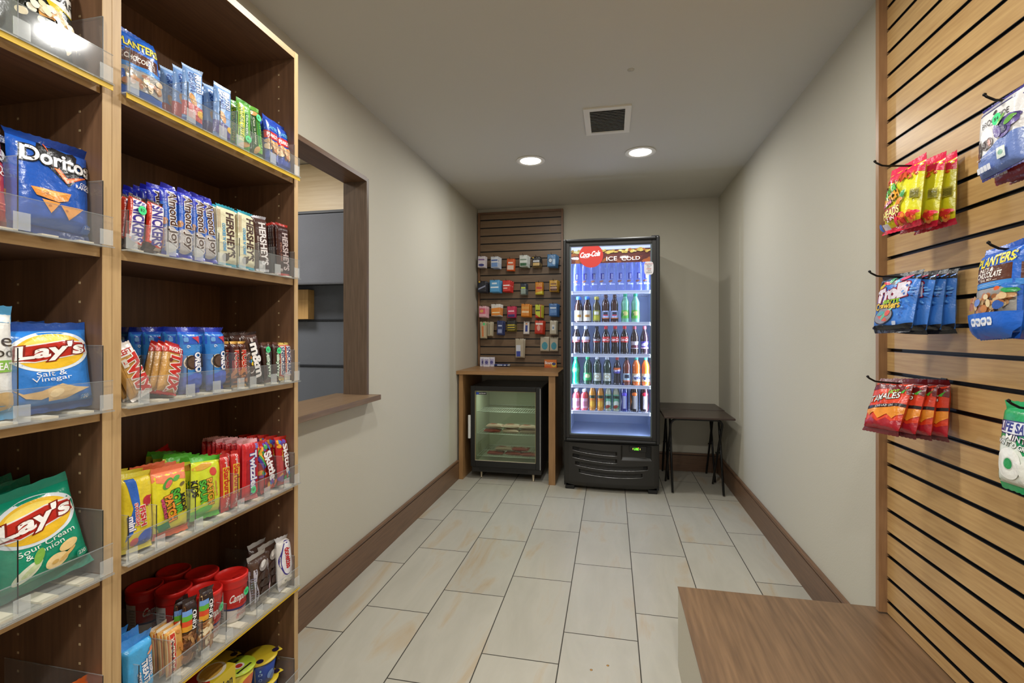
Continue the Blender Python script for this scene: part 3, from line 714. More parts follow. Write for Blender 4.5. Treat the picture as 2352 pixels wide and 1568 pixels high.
def sticker_mesh(txt, r):
    if (txt, r) not in STK:
        m = MB(); n = 24; m.add([(r*math.cos(6.283*i/n), 0, r*math.sin(6.283*i/n)) for i in range(n)], [tuple(range(n))], pm('3fe08a', .6))
        P, T = text_tris(txt, .0); m.add([(p[0]*r*1.0, -.0003, p[1]*r*.7) for p in P], [tuple(q) for q in T], pm('20382a', .6)); STK[(txt, r)] = m.mesh('price_sticker')
    return STK[(txt, r)]
def put(name, x, y, z, face=90, label=None, group=None, lean=0, roll=0, yaw=0, seed=0, sticker=None, scale=1):
    K = KC[name]; body, seals = meshes(name, seed)
    o = place(K['obj'], body, (x, y, z), rot=(math.radians(lean), math.radians(roll), math.radians(face+yaw)))
    if scale != 1: o.scale = (scale,)*3
    tag(o, label or K['desc'], K['cat'], group)
    for s, nm in zip(seals, ('top_seal', 'bottom_seal')): place(nm, s, parent=o)
    if sticker:
        u, v, txt = sticker; S0 = make_S(K['w'], K['h'], K['t'], K['pu'], K['pv'], K['hs'], hash_(name)+seed*17, K['wr'], K['pinch'])
        p = S0(u, v); place('price_sticker', sticker_mesh(txt, .0095 if K['w'] < .07 else .012), (p[0], p[1]-.0045, p[2]), parent=o)['label'] = 'round green price sticker'
    return o
ORD = ['front', 'second', 'third', 'fourth', 'fifth', 'sixth', 'seventh', 'eighth', 'ninth']
SHN = ['topmost', 'second', 'third', 'fourth', 'fifth', 'lowest']
def col(name, y, k, n, pos='', pitch=None, x0=-.990, lean=-4, roll=0, yaw=0, sticker=None, jit=1.0, unit='candy', group=None):
    K = KC[name]; rn = random.Random(int(y*1e4)+k); pitch = pitch or K['t']*1.05
    for i in range(n):
        x = x0-K['t']/2-i*pitch
        r = roll+(rn.uniform(-1.5, 1.5)*jit if i else 0); ry = abs(math.sin(math.radians(r)))*K['w']/2
        lab = '%s, %s%s' % (K['desc'], pos or '', '' if n == 1 else (' front' if i == 0 else ' '+ORD[i]+' back'))
        put(name, x, y+(rn.uniform(-.0015, .0015)*jit if i else 0), SZ[k]+ry+.0005+abs(math.sin(math.radians(lean)))*0.001, 90, lab, group or '%ss on the %s shelf' % (K['obj'].replace('_', ' '), SHN[k]), lean, r, yaw, i % 2, sticker if i == 0 else None)
T_ = 't'
nut = lambda s, n, u0, v0, u1, v1, cols, r=.05: [('e', random.Random(s+i).uniform(u0, u1), random.Random(s*3+i).uniform(v0, v1), r*random.Random(s*5+i).uniform(.7, 1.3), r*.6*random.Random(s*7+i).uniform(.7, 1.3), random.Random(s*9+i).uniform(-60, 60), cols[i % len(cols)]) for i in range(n)]
def rrect(u0, v0, u1, v1, c, r=.02): return ('p', [(u0+r, v0), (u1-r, v0), (u1, v0+r), (u1, v1-r), (u1-r, v1), (u0+r, v1), (u0, v1-r), (u0, v0+r)], c)
def bars(u0, v0, u1, v1, n, c, hgt=.5):
    out = []
    for i in range(n):
        a = v0+(v1-v0)*i/n; out.append(('r', u0, a, u1-(.12*(u1-u0) if i % 2 else 0), a+(v1-v0)/n*hgt, c))
    return out
LAYS = [('e', .5, .70, .46, .27, 4, 'dfe9f2'), ('e', .5, .70, .40, .235, 4, 'eebf2e'), ('e', .46, .80, .26, .10, 6, 'f6dc6a'),
        ('p', [(.07, .58), (.10, .78), (.30, .80), (.62, .84), (.90, .82), (.93, .66), (.70, .62), (.30, .56)], 'e8e4e0'), ('p', [(.09, .60), (.12, .765), (.32, .785), (.62, .825), (.88, .80), (.91, .67), (.70, .635), (.30, .575)], 'b7261c'),
        ('t', "Lay's", .50, .695, .74, .22, 4, 'f4f2ee', .035, '7c120c', .25)]
chipc = ['e2b878', 'd8a860', 'e9c48a']
kind('lays', 'chip_bag', 'chip bag', 'bright blue chip bag with yellow sun and red ribbon logo', .135, .165, .05, '2f7fd4', '1d4fa0', art=LAYS+[('t', 'Salt &', .46, .405, .34, .065, 2, 'eef2f6', 0), ('t', 'Vinegar', .46, .33, .44, .075, 2, 'eef2f6', 0),
    ('p', [(.06, .24), (.16, .17), (.34, .19), (.52, .25), (.46, .12), (.34, .08), (.18, .11)], 'dcb67c'), ('p', [(.40, .20), (.56, .26), (.72, .20), (.90, .17), (.74, .12), (.60, .06), (.42, .05)], 'e6c48c'), ('e', .50, .15, .08, .05, 20, 'f0d6a4'), rrect(.78, .03, .90, .10, '4f93dc'), ('t', '150', .84, .065, .08, .04, 0, 'e6eef6', 0)], hs=.014)
kind('layg', 'chip_bag', 'chip bag', 'green chip bag with yellow sun and red ribbon logo', .14, .185, .055, '169474', '14806a', art=LAYS+[('t', 'Sour Cream', .54, .42, .62, .062, 6, 'f0f4f0', 0), ('t', '& Onion', .50, .345, .42, .06, 6, 'f0f4f0', 0),
    ('e', .28, .17, .17, .06, 30, 'dfe6d0'), ('e', .33, .19, .13, .03, 30, 'c7d6a8'), ('e', .42, .30, .05, .09, -30, '7fb44a'), ('e', .74, .28, .11, .055, 15, 'e8c98a'), ('e', .58, .16, .13, .075, 10, 'ecd096'), ('e', .70, .18, .12, .02, 30, 'dcb46c'), ('e', .56, .15, .04, .02, 10, 'c9a45c'), rrect(.80, .06, .93, .15, '2a9a7c'), ('t', '230', .865, .115, .09, .04, 0, 'eef4f0', 0)], hs=.016)
kind('dor', 'chip_bag', 'chip bag', 'royal blue tortilla chip bag with black triangle logo', .125, .185, .05, '1f58b8', '123a86', art=[('p', [(.22, .80), (.80, .97), (.66, .52)], '14141a'), ('p', [(.22, .80), (.30, .99), (.74, .90), (.80, .66), (.64, .50)], '14141a'),
    ('p', [(.40, .73), (.61, .535), (.98, .72), (.62, .60), (.45, .76)], 'e8602a'), ('p', [(.42, .72), (.61, .55), (.90, .69), (.62, .58), (.44, .74)], 'f49a5a'), ('p', [(.33, .98), (.40, .86), (.37, .99)], 'e8602a'),
    ('t', 'Doritos', .53, .79, .86, .17, 0, 'f2f2f4', .03, '0c0c10', .05), ('t', 'COOL', .88, .585, .17, .035, 0, 'f0f0f4', .02), ('t', 'RANCH', .85, .54, .24, .04, 0, 'f0f0f4', .02),
    ('p', [(.18, .40), (.66, .415), (.62, .32), (.50, .28), (.24, .31)], 'dd9040'), ('p', [(.20, .39), (.62, .405), (.44, .33)], 'efb565'), ('p', [(.30, .28), (.52, .27), (.42, .14)], 'e29a48'), ('p', [(.52, .25), (.84, .275), (.64, .10)], 'e59c4a'), ('e', .60, .20, .02, .012, 0, 'b8702a'), ('e', .40, .22, .02, .012, 0, 'b8702a'), ('e', .36, .36, .02, .01, 0, 'b8702a'), rrect(.84, .02, .97, .10, '3068c4'), ('t', '260', .905, .07, .09, .03, 0, 'e6eef6', 0)], hs=.014)
kind('red', 'chip_bag', 'chip bag', 'red tortilla chip bag', .125, .175, .05, 'b82c22', '6e1a14', art=[('p', [(.2, .80), (.8, .97), (.66, .5)], '1a0c0c'), ('t', 'Doritos', .55, .76, .90, .17, 0, 'f2f2f4', .03, '2a0a0a', .05), ('t', 'SPICY', .78, .585, .36, .05, 0, 'f4f0f0', .02, None, .2), ('t', 'NACHO', .76, .53, .40, .05, 0, 'f4f0f0', .02, None, .2), ('e', .4, .3, .2, .1, 10, 'dd8a40')]+bars(.62, .10, .92, .20, 3, 'd86a5a', .3), hs=.014)
kind('white', 'chip_bag', 'chip bag', 'white snack bag with sky blue top', .125, .195, .045, 'e9e9e4', '4f9ccc', art=[('r', 0, .90, 1, 1, '5fa8d6'), ('t', 'the', .70, .72, .5, .13, 0, '3a3026', 0), ('t', 'good', .70, .58, .5, .13, 0, '3a3026', 0), ('p', [(.55, .38), (.97, .40), (.97, .52), (.55, .50)], '8cc04a'), ('t', 'WHEAT', .76, .45, .36, .07, 3, 'f6f6f2', .02), ('e', .8, .10, .2, .09, 10, 'd0a860'), ('r', 0, 0, 1, .06, '4f9ccc')], hs=.014)
kind('ched', 'popcorn_bag', 'popcorn bag', 'black popcorn bag with white cheddar banner and yellow flash', .125, .20, .05, '20231c', '2c4a1c', art=[('p', [(.0, .58), (1, .46), (1, .66), (0, .78)], 'f0efe8'), ('p', [(0, .585), (1, .465), (1, .45), (0, .57)], 'd8c42c'), ('t', 'CHEDDAR', .60, .60, .74, .085, -7, '16160f', .02), ('p', [(.3, .82), (.6, 1), (1, .98), (1, .72)], '4d7f2c'), ('p', [(.56, .50), (.78, .48), (.74, .36), (.64, .40)], 'e0c82a'), ('p', [(.45, .36), (.70, .40), (.66, .30), (.47, .28)], 'e0a860'), ('p', [(.68, .44), (.86, .38), (.90, .20), (.70, .22)], 'e6bc84')]+nut(5, 16, .1, .2, .95, .42, ['f0e6c8', 'e8dab4', 'f6f0dc'], .06)+nut(9, 8, .6, .08, .98, .2, ['e8d8b0', 'f0e2c0'], .06), hs=.014)
kind('lime', 'popcorn_bag', 'popcorn bag', 'lime green snack bag', .12, .20, .05, 'b8cc4a', '8aa82c', art=[('e', .6, .5, .3, .2, 0, 'd8e48a')], hs=.014)
PNUT = ['d9b88a', 'c89868', 'e6cfa0', 'a0643c', 'b87848']
kind('plant', 'nut_pouch', 'snack pouch', 'blue trail mix pouch, yellow lettering over brown band', .115, .20, .04, '2466cc', '1f56b4', pu=3, art=[('t', 'PLANTERS', .52, .87, .86, .11, 3, 'f0dc3a', .03, '1d3c86', .12), ('r', 0, .61, 1, .80, '5a2f20'), ('t', 'NUTS &', .36, .765, .36, .045, 0, 'f2ede6', .03, None, .2), ('t', 'CHOCOLATE', .42, .70, .62, .065, 0, 'f2ede6', .03, None, .2), ('t', 'TRAIL MIX', .36, .64, .36, .03, 0, 'e8dccc', .01), ('r', .06, .625, .16, .63, 'e8dccc'), ('r', .56, .625, .66, .63, 'e8dccc'), ('r', 0, .54, 1, .61, '3c8ad8')]+bars(.06, .565, .72, .60, 2, 'a8d0f0', .35)+[('p', [(.04, .23), (.97, .23), (.97, .53), (.04, .53)], 'a09c96')]+nut(11, 46, .10, .27, .92, .44, PNUT, .065)+[('e', .36, .36, .08, .045, 10, '6a86c8'), ('e', .82, .31, .09, .05, 0, '2c58a8'), ('e', .80, .50, .055, .025, 0, 'dc5a26'), ('e', .93, .47, .05, .03, 0, '2f9a52'), ('e', .93, .52, .05, .03, 0, '2f72c8'), ('r', 0, 0, 1, .235, '2466cc')]+[rrect(.22+.13*i, .10, .34+.13*i, .18, 'e6ebf4') for i in range(4)]+[('r', .25+.13*i, .13, .31+.13*i, .15, '6a8ac4') for i in range(4)], hs=.012)
kind('trail', 'nut_pouch', 'snack pouch', 'blue trail mix pouch with a shiny crinkled top', .10, .165, .035, '2466cc', '1f56b4', pu=3, wr=.12, art=[('t', 'PLANTERS', .5, .80, .86, .12, 3, 'e8dc4a', .03, '1d3c86', .12), ('r', 0, .46, 1, .68, '5a2f20'), ('t', 'CHOCOLATE', .5, .56, .7, .08, 0, 'f2ede6', .02, None, .2), ('r', 0, .38, 1, .46, '3c8ad8'), ('r', .05, .08, .95, .38, 'a09c96')]+nut(12, 20, .12, .12, .88, .32, PNUT, .07), hs=.012)
kind('ng', 'cereal_bar', 'snack bar', 'pale blue cereal bar wrapper with strawberry band', .048, .152, .018, '7fa6dc', 'b4cdec', pu=4, art=[('t', 'NUTRI', .68, .76, .34, .26, -82, 'f4f6fa', .02, '1f3f86'), ('t', 'GRAIN', .36, .74, .34, .26, -82, '27509c', .02), ('e', .42, .42, .34, .055, -65, 'd89a58'), ('e', .44, .42, .22, .03, -65, 'e8b878'), ('p', [(.0, .10), (1, .04), (1, .30), (0, .36)], 'c83a34'), ('t', 'strawberry', .45, .2, .22, .14, -85, 'f4e8e6', 0), ('e', .86, .20, .22, .07, 0, 'e8b62c'), ('r', 0, 0, 1, .05, '4668b0')], hs=.008)
kind('ngb', 'cereal_bar', 'snack bar', 'pale blue cereal bar wrapper with blueberry band', .048, .152, .018, '7fa6dc', 'b4cdec', pu=4, art=[('t', 'NUTRI', .68, .76, .34, .26, -82, 'f4f6fa', .02, '1f3f86'), ('t', 'GRAIN', .36, .74, .34, .26, -82, '27509c', .02), ('e', .42, .40, .34, .055, -65, 'd89a58'), ('p', [(.0, .06), (1, .02), (1, .24), (0, .30)], '4a3a8c'), ('t', 'blueberry', .45, .15, .2, .14, -85, 'f0eaf6', 0), ('e', .86, .20, .18, .06, 0, 'e8b62c')], hs=.008)
kind('nvg', 'granola_bar', 'snack bar', 'light green granola bar with yellow side panel', .045, .148, .016, '5fa83a', '4c9a34', pu=4, art=[('r', .06, .14, .46, .92, 'd8d84a'), ('t', 'NATURE VALLEY', .26, .53, .72, .26, -90, '1f6a2c', .02), ('r', .52, .30, .72, .78, '2c7a3a'), ('t', 'CRUNCHY', .62, .54, .40, .14, -90, 'eef4e4', .01), ('e', .5, .08, .4, .05, 20, 'c89a58')], hs=.008)
kind('nvo', 'granola_bar', 'snack bar', 'dark and light green granola bar wrapper', .048, .148, .016, '2c4f24', '6cb43e', pu=4, art=[('r', .52, .05, .98, .95, '74b83c'), ('t', 'NATURE VALLEY', .84, .45, .7, .2, -90, '1f6a2c', .02), ('t', "Oats 'n Honey", .3, .5, .6, .2, -90, 'eef0d8', 0), ('r', .56, .25, .72, .75, '2c7a3a'), ('e', .4, .9, .4, .05, 10, 'c09050'), ('e', .4, .1, .3, .06, 40, 'c89a58')], hs=.010)
kind('pn', 'peanut_bag', 'nut bag', 'small blue peanut bag with red band', .055, .155, .022, '2348ac', '2348ac', pu=3, art=[('p', [(0, .50), (1, .56), (1, .72), (0, .68)], 'c42c2c'), ('t', 'PEANUTS', .5, .61, .86, .085, 4, 'f4eeee', .03, None, .1), ('t', 'PLANTERS', .5, .80, .8, .08, 4, '6fc0ea', .02), ('r', 0, .05, 1, .20, '1d3a94')]+nut(21, 22, .12, .24, .9, .46, PNUT, .12), hs=.010)
SNK = [('p', [(.0, 1), (.0, .14), (.88, .02), (1, .10), (1, 1)], 'cc3c24'), ('p', [(.13, .97), (.10, .17), (.84, .075), (.92, .95)], 'ece6ea')]
kind('sn', 'candy_bar', 'candy bar', 'brown candy bar, purple letters on red-edged white slash', .037, .118, .017, '3c2018', '3c2018', pu=5, art=SNK+[('t', 'SNICKERS', .52, .52, .84, .66, -88, '3a2a8c', .035, None, -.15), rrect(.5, .005, .9, .055, 'b8a89c', .01)], hs=.006)
kind('aj', 'candy_bar', 'candy bar', 'royal blue almond bar with brown letters', .037, .168, .017, '2a62c4', '2226a8', pu=5, art=[('r', 0, .78, 1, 1, '2430b4'), ('e', .42, .20, .62, .20, 0, 'b9b4b4'), ('e', .1, .47, .22, .045, 70, 'c88a48'), ('t', 'Almond', .66, .685, .53, .52, -88, '4a2a1e', .03, 'f0ecea'), ('t', 'Joy', .62, .22, .27, .62, -88, '4a2a1e', .03, 'f0ecea'), ('t', 'COCONUT & ALMOND CHOCOLATE CANDY BAR', .17, .62, .52, .10, -90, 'c8d0ee', 0)], hs=.010)
kind('hc', 'chocolate_bar', 'chocolate bar', 'cream coloured chocolate bar with teal ends and brown letters', .060, .160, .010, 'dcd7b4', '2f9cb4', pu=9, pv=14, art=[('t', "HERSHEY'S", .66, .52, .80, .42, -89, '45271d', .035), ('t', "COOKIES 'N' CREME", .30, .46, .5, .16, -89, '3f9cd0', .03), ('e', .34, .10, .2, .07, 30, '4a4038'), ('r', .02, .62, .10, .94, 'b8a488')], wr=.02, pinch=0, hs=.007)
kind('hm', 'chocolate_bar', 'chocolate bar', 'dark brown chocolate bar with white letters and silver top', .055, .160, .010, '41241d', 'c8c8d0', pu=9, pv=14, art=[('t', "HERSHEY'S", .62, .50, .82, .48, -89, 'ded8d6', .035), ('t', 'MILK CHOCOLATE', .24, .44, .4, .12, -89, 'd0c4bc', .02), rrect(.2, .02, .45, .09, 'b8aca8', .02)], wr=.02, pinch=0, hs=.007)
kind('hd', 'chocolate_bar', 'chocolate bar', 'maroon dark chocolate bar with red ends and pale letters', .055, .160, .009, '361411', 'a82c24', pu=9, pv=14, art=[('t', "HERSHEY'S", .66, .46, .78, .44, -89, 'b8a8a6', .035), ('t', 'SPECIAL DARK', .28, .44, .4, .14, -89, '9c6a58', .02), rrect(.14, .03, .36, .09, 'b8aca8', .02)], wr=.02, pinch=0, hs=.007)
TWX = [('r', 0, .02, .16, .82, 'a87838'), ('r', .86, .02, 1, .82, 'dcb874')]
kind('twl', 'caramel_cookie_bar', 'candy bar', 'gold caramel cookie bar with white top', .052, .122, .020, 'c4944c', 'e4dcd4', pu=4, art=TWX+[('r', 0, .82, 1, 1, 'e8e2de'), ('t', 'LEFT', .55, .90, .56, .09, 0, 'c02c26', .03), ('t', 'TWIX', .60, .42, .78, .56, -88, 'c8281e', .05, 'f0ece6', -.1), ('r', .2, .62, .42, .78, 'd8d0c4')], hs=.006)
kind('twr', 'caramel_cookie_bar', 'candy bar', 'gold caramel cookie bar with red top', .050, .122, .020, 'c4944c', 'b8281e', pu=4, art=TWX+[('r', 0, .82, 1, 1, 'b8281e'), ('t', 'RIGHT', .5, .90, .7, .09, 0, 'f0eae6', .03), ('t', 'TWIX', .60, .42, .78, .56, -88, 'c8281e', .05, 'f0ece6', .1), ('e', .28, .66, .1, .04, 0, '7a2a1c')], hs=.006)
kind('or', 'cookie_pack', 'cookie pack', 'blue round-bodied sandwich cookie pack', .052, .162, .044, '3a86d0', '1c2f9c', pu=2.2, pv=5, art=[('r', 0, .78, 1, 1, '2f5cc0'), ('e', .33, .46, .26, .13, 0, 'e8dcc4'), ('e', .36, .46, .25, .125, 0, '3a2a22'), ('e', .40, .46, .20, .10, 0, '5a463c'), ('t', 'OREO', .66, .46, .34, .34, -88, 'f2f2f6', .05, '20307c'), ('p', [(.40, .90), (.74, .92), (.72, .79)], 'c8384a'), rrect(.10, .82, .24, .90, '6aa4e0'), ('t', '6', .24, .74, .05, .14, -88, 'e8eef8', 0), ('p', [(.0, 0), (1, 0), (1, .22), (.5, .28), (0, .2)], '3c5cc0')], hs=.012, wr=.04)
kind('rolo', 'caramel_roll', 'candy', 'brown caramel roll with red lettering, gold top', .024, .124, .022, '4a2016', 'd4a24c', pu=2.2, pv=8, art=[('r', .05, .30, .95, .60, 'b83a1e'), ('t', 'ROLO', .55, .58, .5, .62, -89, 'c8301e', .04, 'f0dcc8'), ('r', .05, .06, .95, .30, 'a8602c')]+nut(31, 6, .2, .1, .8, .28, ['c07838', '5a2a18'], .2), hs=.006, wr=.02)
kind('mm', 'chocolate_candy_bag', 'candy bag', 'brown chocolate candy bag with white letters', .056, .148, .022, '42261d', '35201a', pu=3, art=[('e', .16, .40, .26, .22, 0, 'd8d0cc'), ('e', .15, .40, .24, .20, 0, '42261d'), ('e', .22, .52, .09, .035, 0, 'd88a2c'), ('e', .16, .44, .09, .035, 0, '3c7cc8'), ('e', .28, .38, .1, .04, 0, 'e0c02c'), ('e', .30, .46, .09, .035, 0, '3f9a52'), ('t', 'm&m', .60, .45, .72, .52, -84, 'ece8e4', .04, '1c0e0a'), rrect(.34, .84, .52, .93, 'b0a4a0', .02)], hs=.008, wr=.08)
kind('mw', 'caramel_candy_bar', 'candy bar', 'dark brown candy bar with green-edged white script', .026, .118, .017, '3a2018', '5a3424', pu=5, art=[('t', 'MilkyWay', .56, .42, .72, .62, -86, 'e4ecdc', .03, '3f8a4a')], hs=.007)
kind('sna', 'almond_candy_bar', 'candy bar', 'pale gold candy bar with navy lettering', .027, .116, .017, 'cdb683', 'e0c46a', pu=5, art=[('p', [(.0, .98), (.0, .08), (.8, .03), (.96, .98)], 'b83428'), ('p', [(.12, .95), (.10, .12), (.78, .06), (.88, .95)], 'e8e2dc'), ('t', 'SNICKERS', .5, .52, .82, .6, -88, '27306e', .03)], hs=.006)
kind('sf', 'fish_candy_bag', 'candy bag', 'yellow candy bag with blue waves and red fish', .072, .165, .024, 'dcc42a', 'e0d040', pu=3, art=[('p', [(.1, .1), (.3, .55), (.12, .98), (.42, .98), (.52, .6), (.3, .2)], '2c62bc'), ('e', .72, .10, .34, .10, 30, '2c52b4'), ('e', .76, .62, .15, .07, -70, 'b82c34'), ('p', [(.72, .70), (.92, .70), (.84, .64)], 'b82c34'), ('t', 'mini', .26, .34, .20, .18, -84, 'ece8ee', .04, '2c3a8c'), ('t', 'SWEDISH', .41, .46, .32, .10, -84, 'c83038', .03, 'f0e8e0'), ('t', 'FISH', .60, .42, .28, .17, -84, 'c83038', .04, 'f0e8e0'), ('e', .34, .08, .12, .05, 20, 'c84850')], hs=.010, wr=.08)
kind('sw', 'sour_candy_bag', 'candy bag', 'yellow candy bag with coral top and watermelon slices', .088, .158, .024, 'dcd22c', 'd8602c', pu=3, top='e8744c', art=[('p', [(0, .86), (.3, .80), (.7, .84), (1, .80), (1, 1), (0, 1)], 'ee8a62'), ('e', .36, .80, .18, .07, 40, '4f9a3c'), ('e', .38, .79, .13, .045, 40, 'e06a5a'), ('e', .62, .86, .12, .04, 20, '5aa848'), ('e', .78, .74, .09, .03, 20, '6a5a2c'), ('t', 'SOUR', .60, .46, .42, .24, -80, '4fae38', .05, '141810'), ('t', 'PATCH', .40, .38, .44, .22, -80, 'e8902c', .05, '4a2410'), ('t', 'KIDS', .80, .42, .3, .14, -80, '18180f', .04), ('t', 'watermelon', .22, .40, .34, .10, -80, 'd84a78', .02, '4a1c2c'), ('p', [(.02, .14), (.30, .18), (.4, .06), (.1, .04)], '2c7a48'), ('r', 0, 0, 1, .03, 'd8502c')], hs=.012, wr=.08)
kind('sp', 'sour_candy_bag', 'candy bag', 'yellow-green sour candy bag with green ends', .088, .152, .024, 'cdd62c', '58b83a', pu=3, art=[('e', .64, .78, .14, .08, -30, 'd84a3c'), ('e', .3, .9, .3, .06, 10, 'd8a03c'), ('t', 'SOUR', .30, .42, .42, .20, -82, '4fae38', .05, '141810'), ('t', 'PATCH', .54, .40, .5, .20, -82, 'e0a02c', .05, '5a2c10'), ('t', 'KIDS', .06, .5, .3, .12, -82, '18180f', .04), ('t', 'strawberry', .76, .44, .3, .09, -82, 'c8384c', .02), ('e', .3, .07, .34, .07, 10, '58b83a')], hs=.012, wr=.08)
kind('sb', 'fruit_chew_pack', 'candy', 'red fruit chew pack with yellow lettering panel', .026, .150, .018, 'c42a24', 'b8241e', pu=4, art=[('r', .08, .22, .92, .80, 'e0b82c'), ('t', 'Starburst', .5, .50, .56, .66, -89, 'c02a1e', .035), ('t', 'Original', .5, .89, .18, .4, -89, 'f2e6e0', .01), ('t', 'Original', .5, .11, .18, .4, -89, 'f2e6e0', .01)], hs=.008)
kind('tw', 'licorice_pack', 'candy pack', 'red licorice pack with pale clear top', .058, .168, .014, 'c41f28', 'd8787c', pu=6, pv=9, top='e0a4a6', art=[('r', .16, .25, .84, .68, 'a81820'), ('t', 'Twizzlers', .62, .44, .80, .40, -88, 'e6e4ee', .04, '2a3a8c'), ('r', .74, .88, .92, .97, '6a74c0')]+[('r', .1+.2*i, .90, .12+.2*i, .99, 'e87a80') for i in range(5)], hs=.010)
RAIN = ['e0a02c', '3f9a48', '7a3c9c', 'd8602c', 'c83038', '3c7cc8']
kind('sk', 'fruit_candy_bag', 'candy bag', 'red rainbow candy bag with white letters', .058, .150, .022, 'bd1f1e', 'c83028', pu=3, art=nut(41, 16, .15, .80, .95, .97, ['3f9a48', '6a4aa4', 'e0a02c', '2c6ac0'], .09)+[('p', [(.02, .75), (.10, .78), (.34, .5), (.24, .45)], '4a3c9c'), ('p', [(.10, .78), (.16, .80), (.42, .53), (.34, .5)], '3c9a5a'), ('p', [(.16, .80), (.22, .82), (.50, .56), (.42, .53)], 'e0b02c')]+nut(43, 8, .06, .25, .3, .5, RAIN, .08)+[('t', 'Skittles', .66, .44, .74, .46, -84, 'ece8e8', .04, '7c1010')]+nut(45, 10, .15, .04, .9, .14, RAIN, .09), hs=.010, wr=.09)
kind('sk2', 'fruit_candy_bag', 'candy bag', 'red fruit candy bag with small yellow caption', .050, .146, .020, 'bd1f1e', 'c83028', pu=3, art=nut(47, 10, .1, .84, .6, .97, ['6a4aa4', '3c7cc8', 'e0a02c'], .09)+[('t', 'Skittles', .68, .48, .80, .42, -84, 'ece8e8', .04, '7c1010'), ('t', 'Original', .30, .62, .26, .14, -84, 'e0c04a', .01)]+nut(49, 9, .1, .04, .9, .15, RAIN, .1), hs=.010, wr=.09)
kind('skx', 'fruit_candy_bag', 'candy bag', 'red fruit candy bag lying loose behind the licorice', .056, .14, .022, 'b81f1c', 'c83028', pu=3, art=[('t', 'S', .5, .82, .4, .16, 0, 'e8d8d0', .05), ('e', .8, .8, .1, .05, 0, '3f8a4a')], hs=.010, wr=.09)
kind('rk', 'rice_treat_bar', 'snack bar', 'sky blue crispy rice treat bar', .062, .142, .024, '45a4dc', '3f8fe0', pu=6, pv=9, art=[('t', 'RICE KRISPIES', .86, .46, .42, .12, -84, 'f4f4f4', .03, '1f4f9c'), ('t', 'TREATS', .66, .40, .48, .2, -84, 'f4f4f4', .04, '1f4f9c'), ('t', 'ORIGINAL', .44, .26, .4, .12, -84, 'f4f4f4', .03, '1f4f9c'), ('e', .9, .80, .09, .05, 60, 'd88a6a'), ('e', .8, .74, .09, .03, 20, 'e0a07c')], hs=.018, wr=.05)
kind('la', 'fruit_nut_bar', 'snack bar', 'orange fruit and nut bar with upright red name panel', .042, .112, .018, 'd39a48', 'e6dcc8', pu=5, art=[('r', .04, .0, .50, .95, 'ecd6a0'), ('r', .07, .0, .46, .93, 'c8382a'), ('t', 'LÄRABAR', .27, .46, .80, .24, 90, 'f0ecd8', .02)]+nut(51, 5, .6, .1, .9, .9, ['c88038'], .12), hs=.006)
kind('ki', 'fruit_nut_bar', 'snack bar', 'nut bar with black top and coloured stripes', .038, .155, .016, 'c9ab7c', '2c1814', pu=5, top='2c1814', art=[('r', 0, .88, 1, 1, '2c1814'), ('r', 0, .50, 1, .88, '141414'), ('r', 0, .79, .52, .88, '6f9cdc'), ('r', 0, .70, .52, .79, '62b038'), ('r', 0, .61, .52, .70, 'dc4a24'), ('r', 0, .52, .52, .61, 'e0a02c'), ('t', 'KIND', .68, .68, .32, .26, 90, 'f0f0f0', .03), ('t', 'FRUIT & NUT', .9, .68, .34, .10, 90, 'd8d8d8', 0), ('r', .80, .0, .9, .50, '4a4238')]+nut(53, 40, .1, .05, .74, .46, ['dcc49a', 'b88a54', 'ecdcb8', 'a06a3c', '8a5430'], .13), hs=.010)
kind('kic', 'fruit_nut_bar', 'snack bar', 'darker chocolate nut bar with black top and coloured stripes', .038, .150, .016, '6a4428', '2c1814', pu=5, top='2c1814', art=[('r', 0, .88, 1, 1, '2c1814'), ('r', 0, .50, 1, .88, '141414'), ('r', 0, .79, .52, .88, '6f9cdc'), ('r', 0, .70, .52, .79, '62b038'), ('r', 0, .61, .52, .70, 'dc4a24'), ('r', 0, .52, .52, .61, 'e0a02c'), ('t', 'KIND', .68, .68, .32, .26, 90, 'f0f0f0', .03)]+nut(57, 34, .1, .05, .74, .46, ['7a4c2c', '5a3420', '9c6a40', 'b88a54'], .13), hs=.010)
kind('do', 'mini_donut_pack', 'donut pack', 'white powdered mini donut pack with red script', .062, .158, .030, 'd8d4ce', 'c8c8cc', pu=3, art=[('e', .5, .60, .48, .38, -4, '3a2f84'), ('e', .53, .60, .43, .36, -4, 'e0dee4'), ('t', 'donettes', .52, .60, .46, .34, -84, 'b8262c', .045), ('e', .3, .12, .22, .07, 0, 'ece8de'), ('e', .7, .10, .22, .07, 0, 'ece8de'), ('e', .3, .12, .06, .02, 0, 'a8a49a'), ('e', .7, .10, .06, .02, 0, 'a8a49a')], hs=.012, wr=.06)
kind('dc', 'mini_donut_pack', 'donut pack', 'clear-topped chocolate mini donut pack', .068, .150, .034, '4a342a', 'a8a4a0', pu=3, art=[('r', 0, .06, .22, .80, 'c4c2d0'), ('r', .02, .70, .20, .79, '8a86a8')]+bars(.03, .10, .19, .66, 10, '8a88a4', .35)+[('e', .60, .80, .30, .10, 10, '8c8480'), ('e', .60, .84, .2, .05, 30, 'd4d0cc'), ('e', .56, .60, .30, .085, 0, '3a241c'), ('e', .56, .42, .30, .085, 0, '33201a'), ('e', .56, .24, .30, .085, 0, '3a241c'), ('p', [(.80, .04), (1, .04), (1, .72), (.93, .60)], 'd8d4d8'), ('p', [(.78, .04), (.80, .04), (.94, .62), (.92, .62)], 'c85a86')], hs=.012, wr=.14)
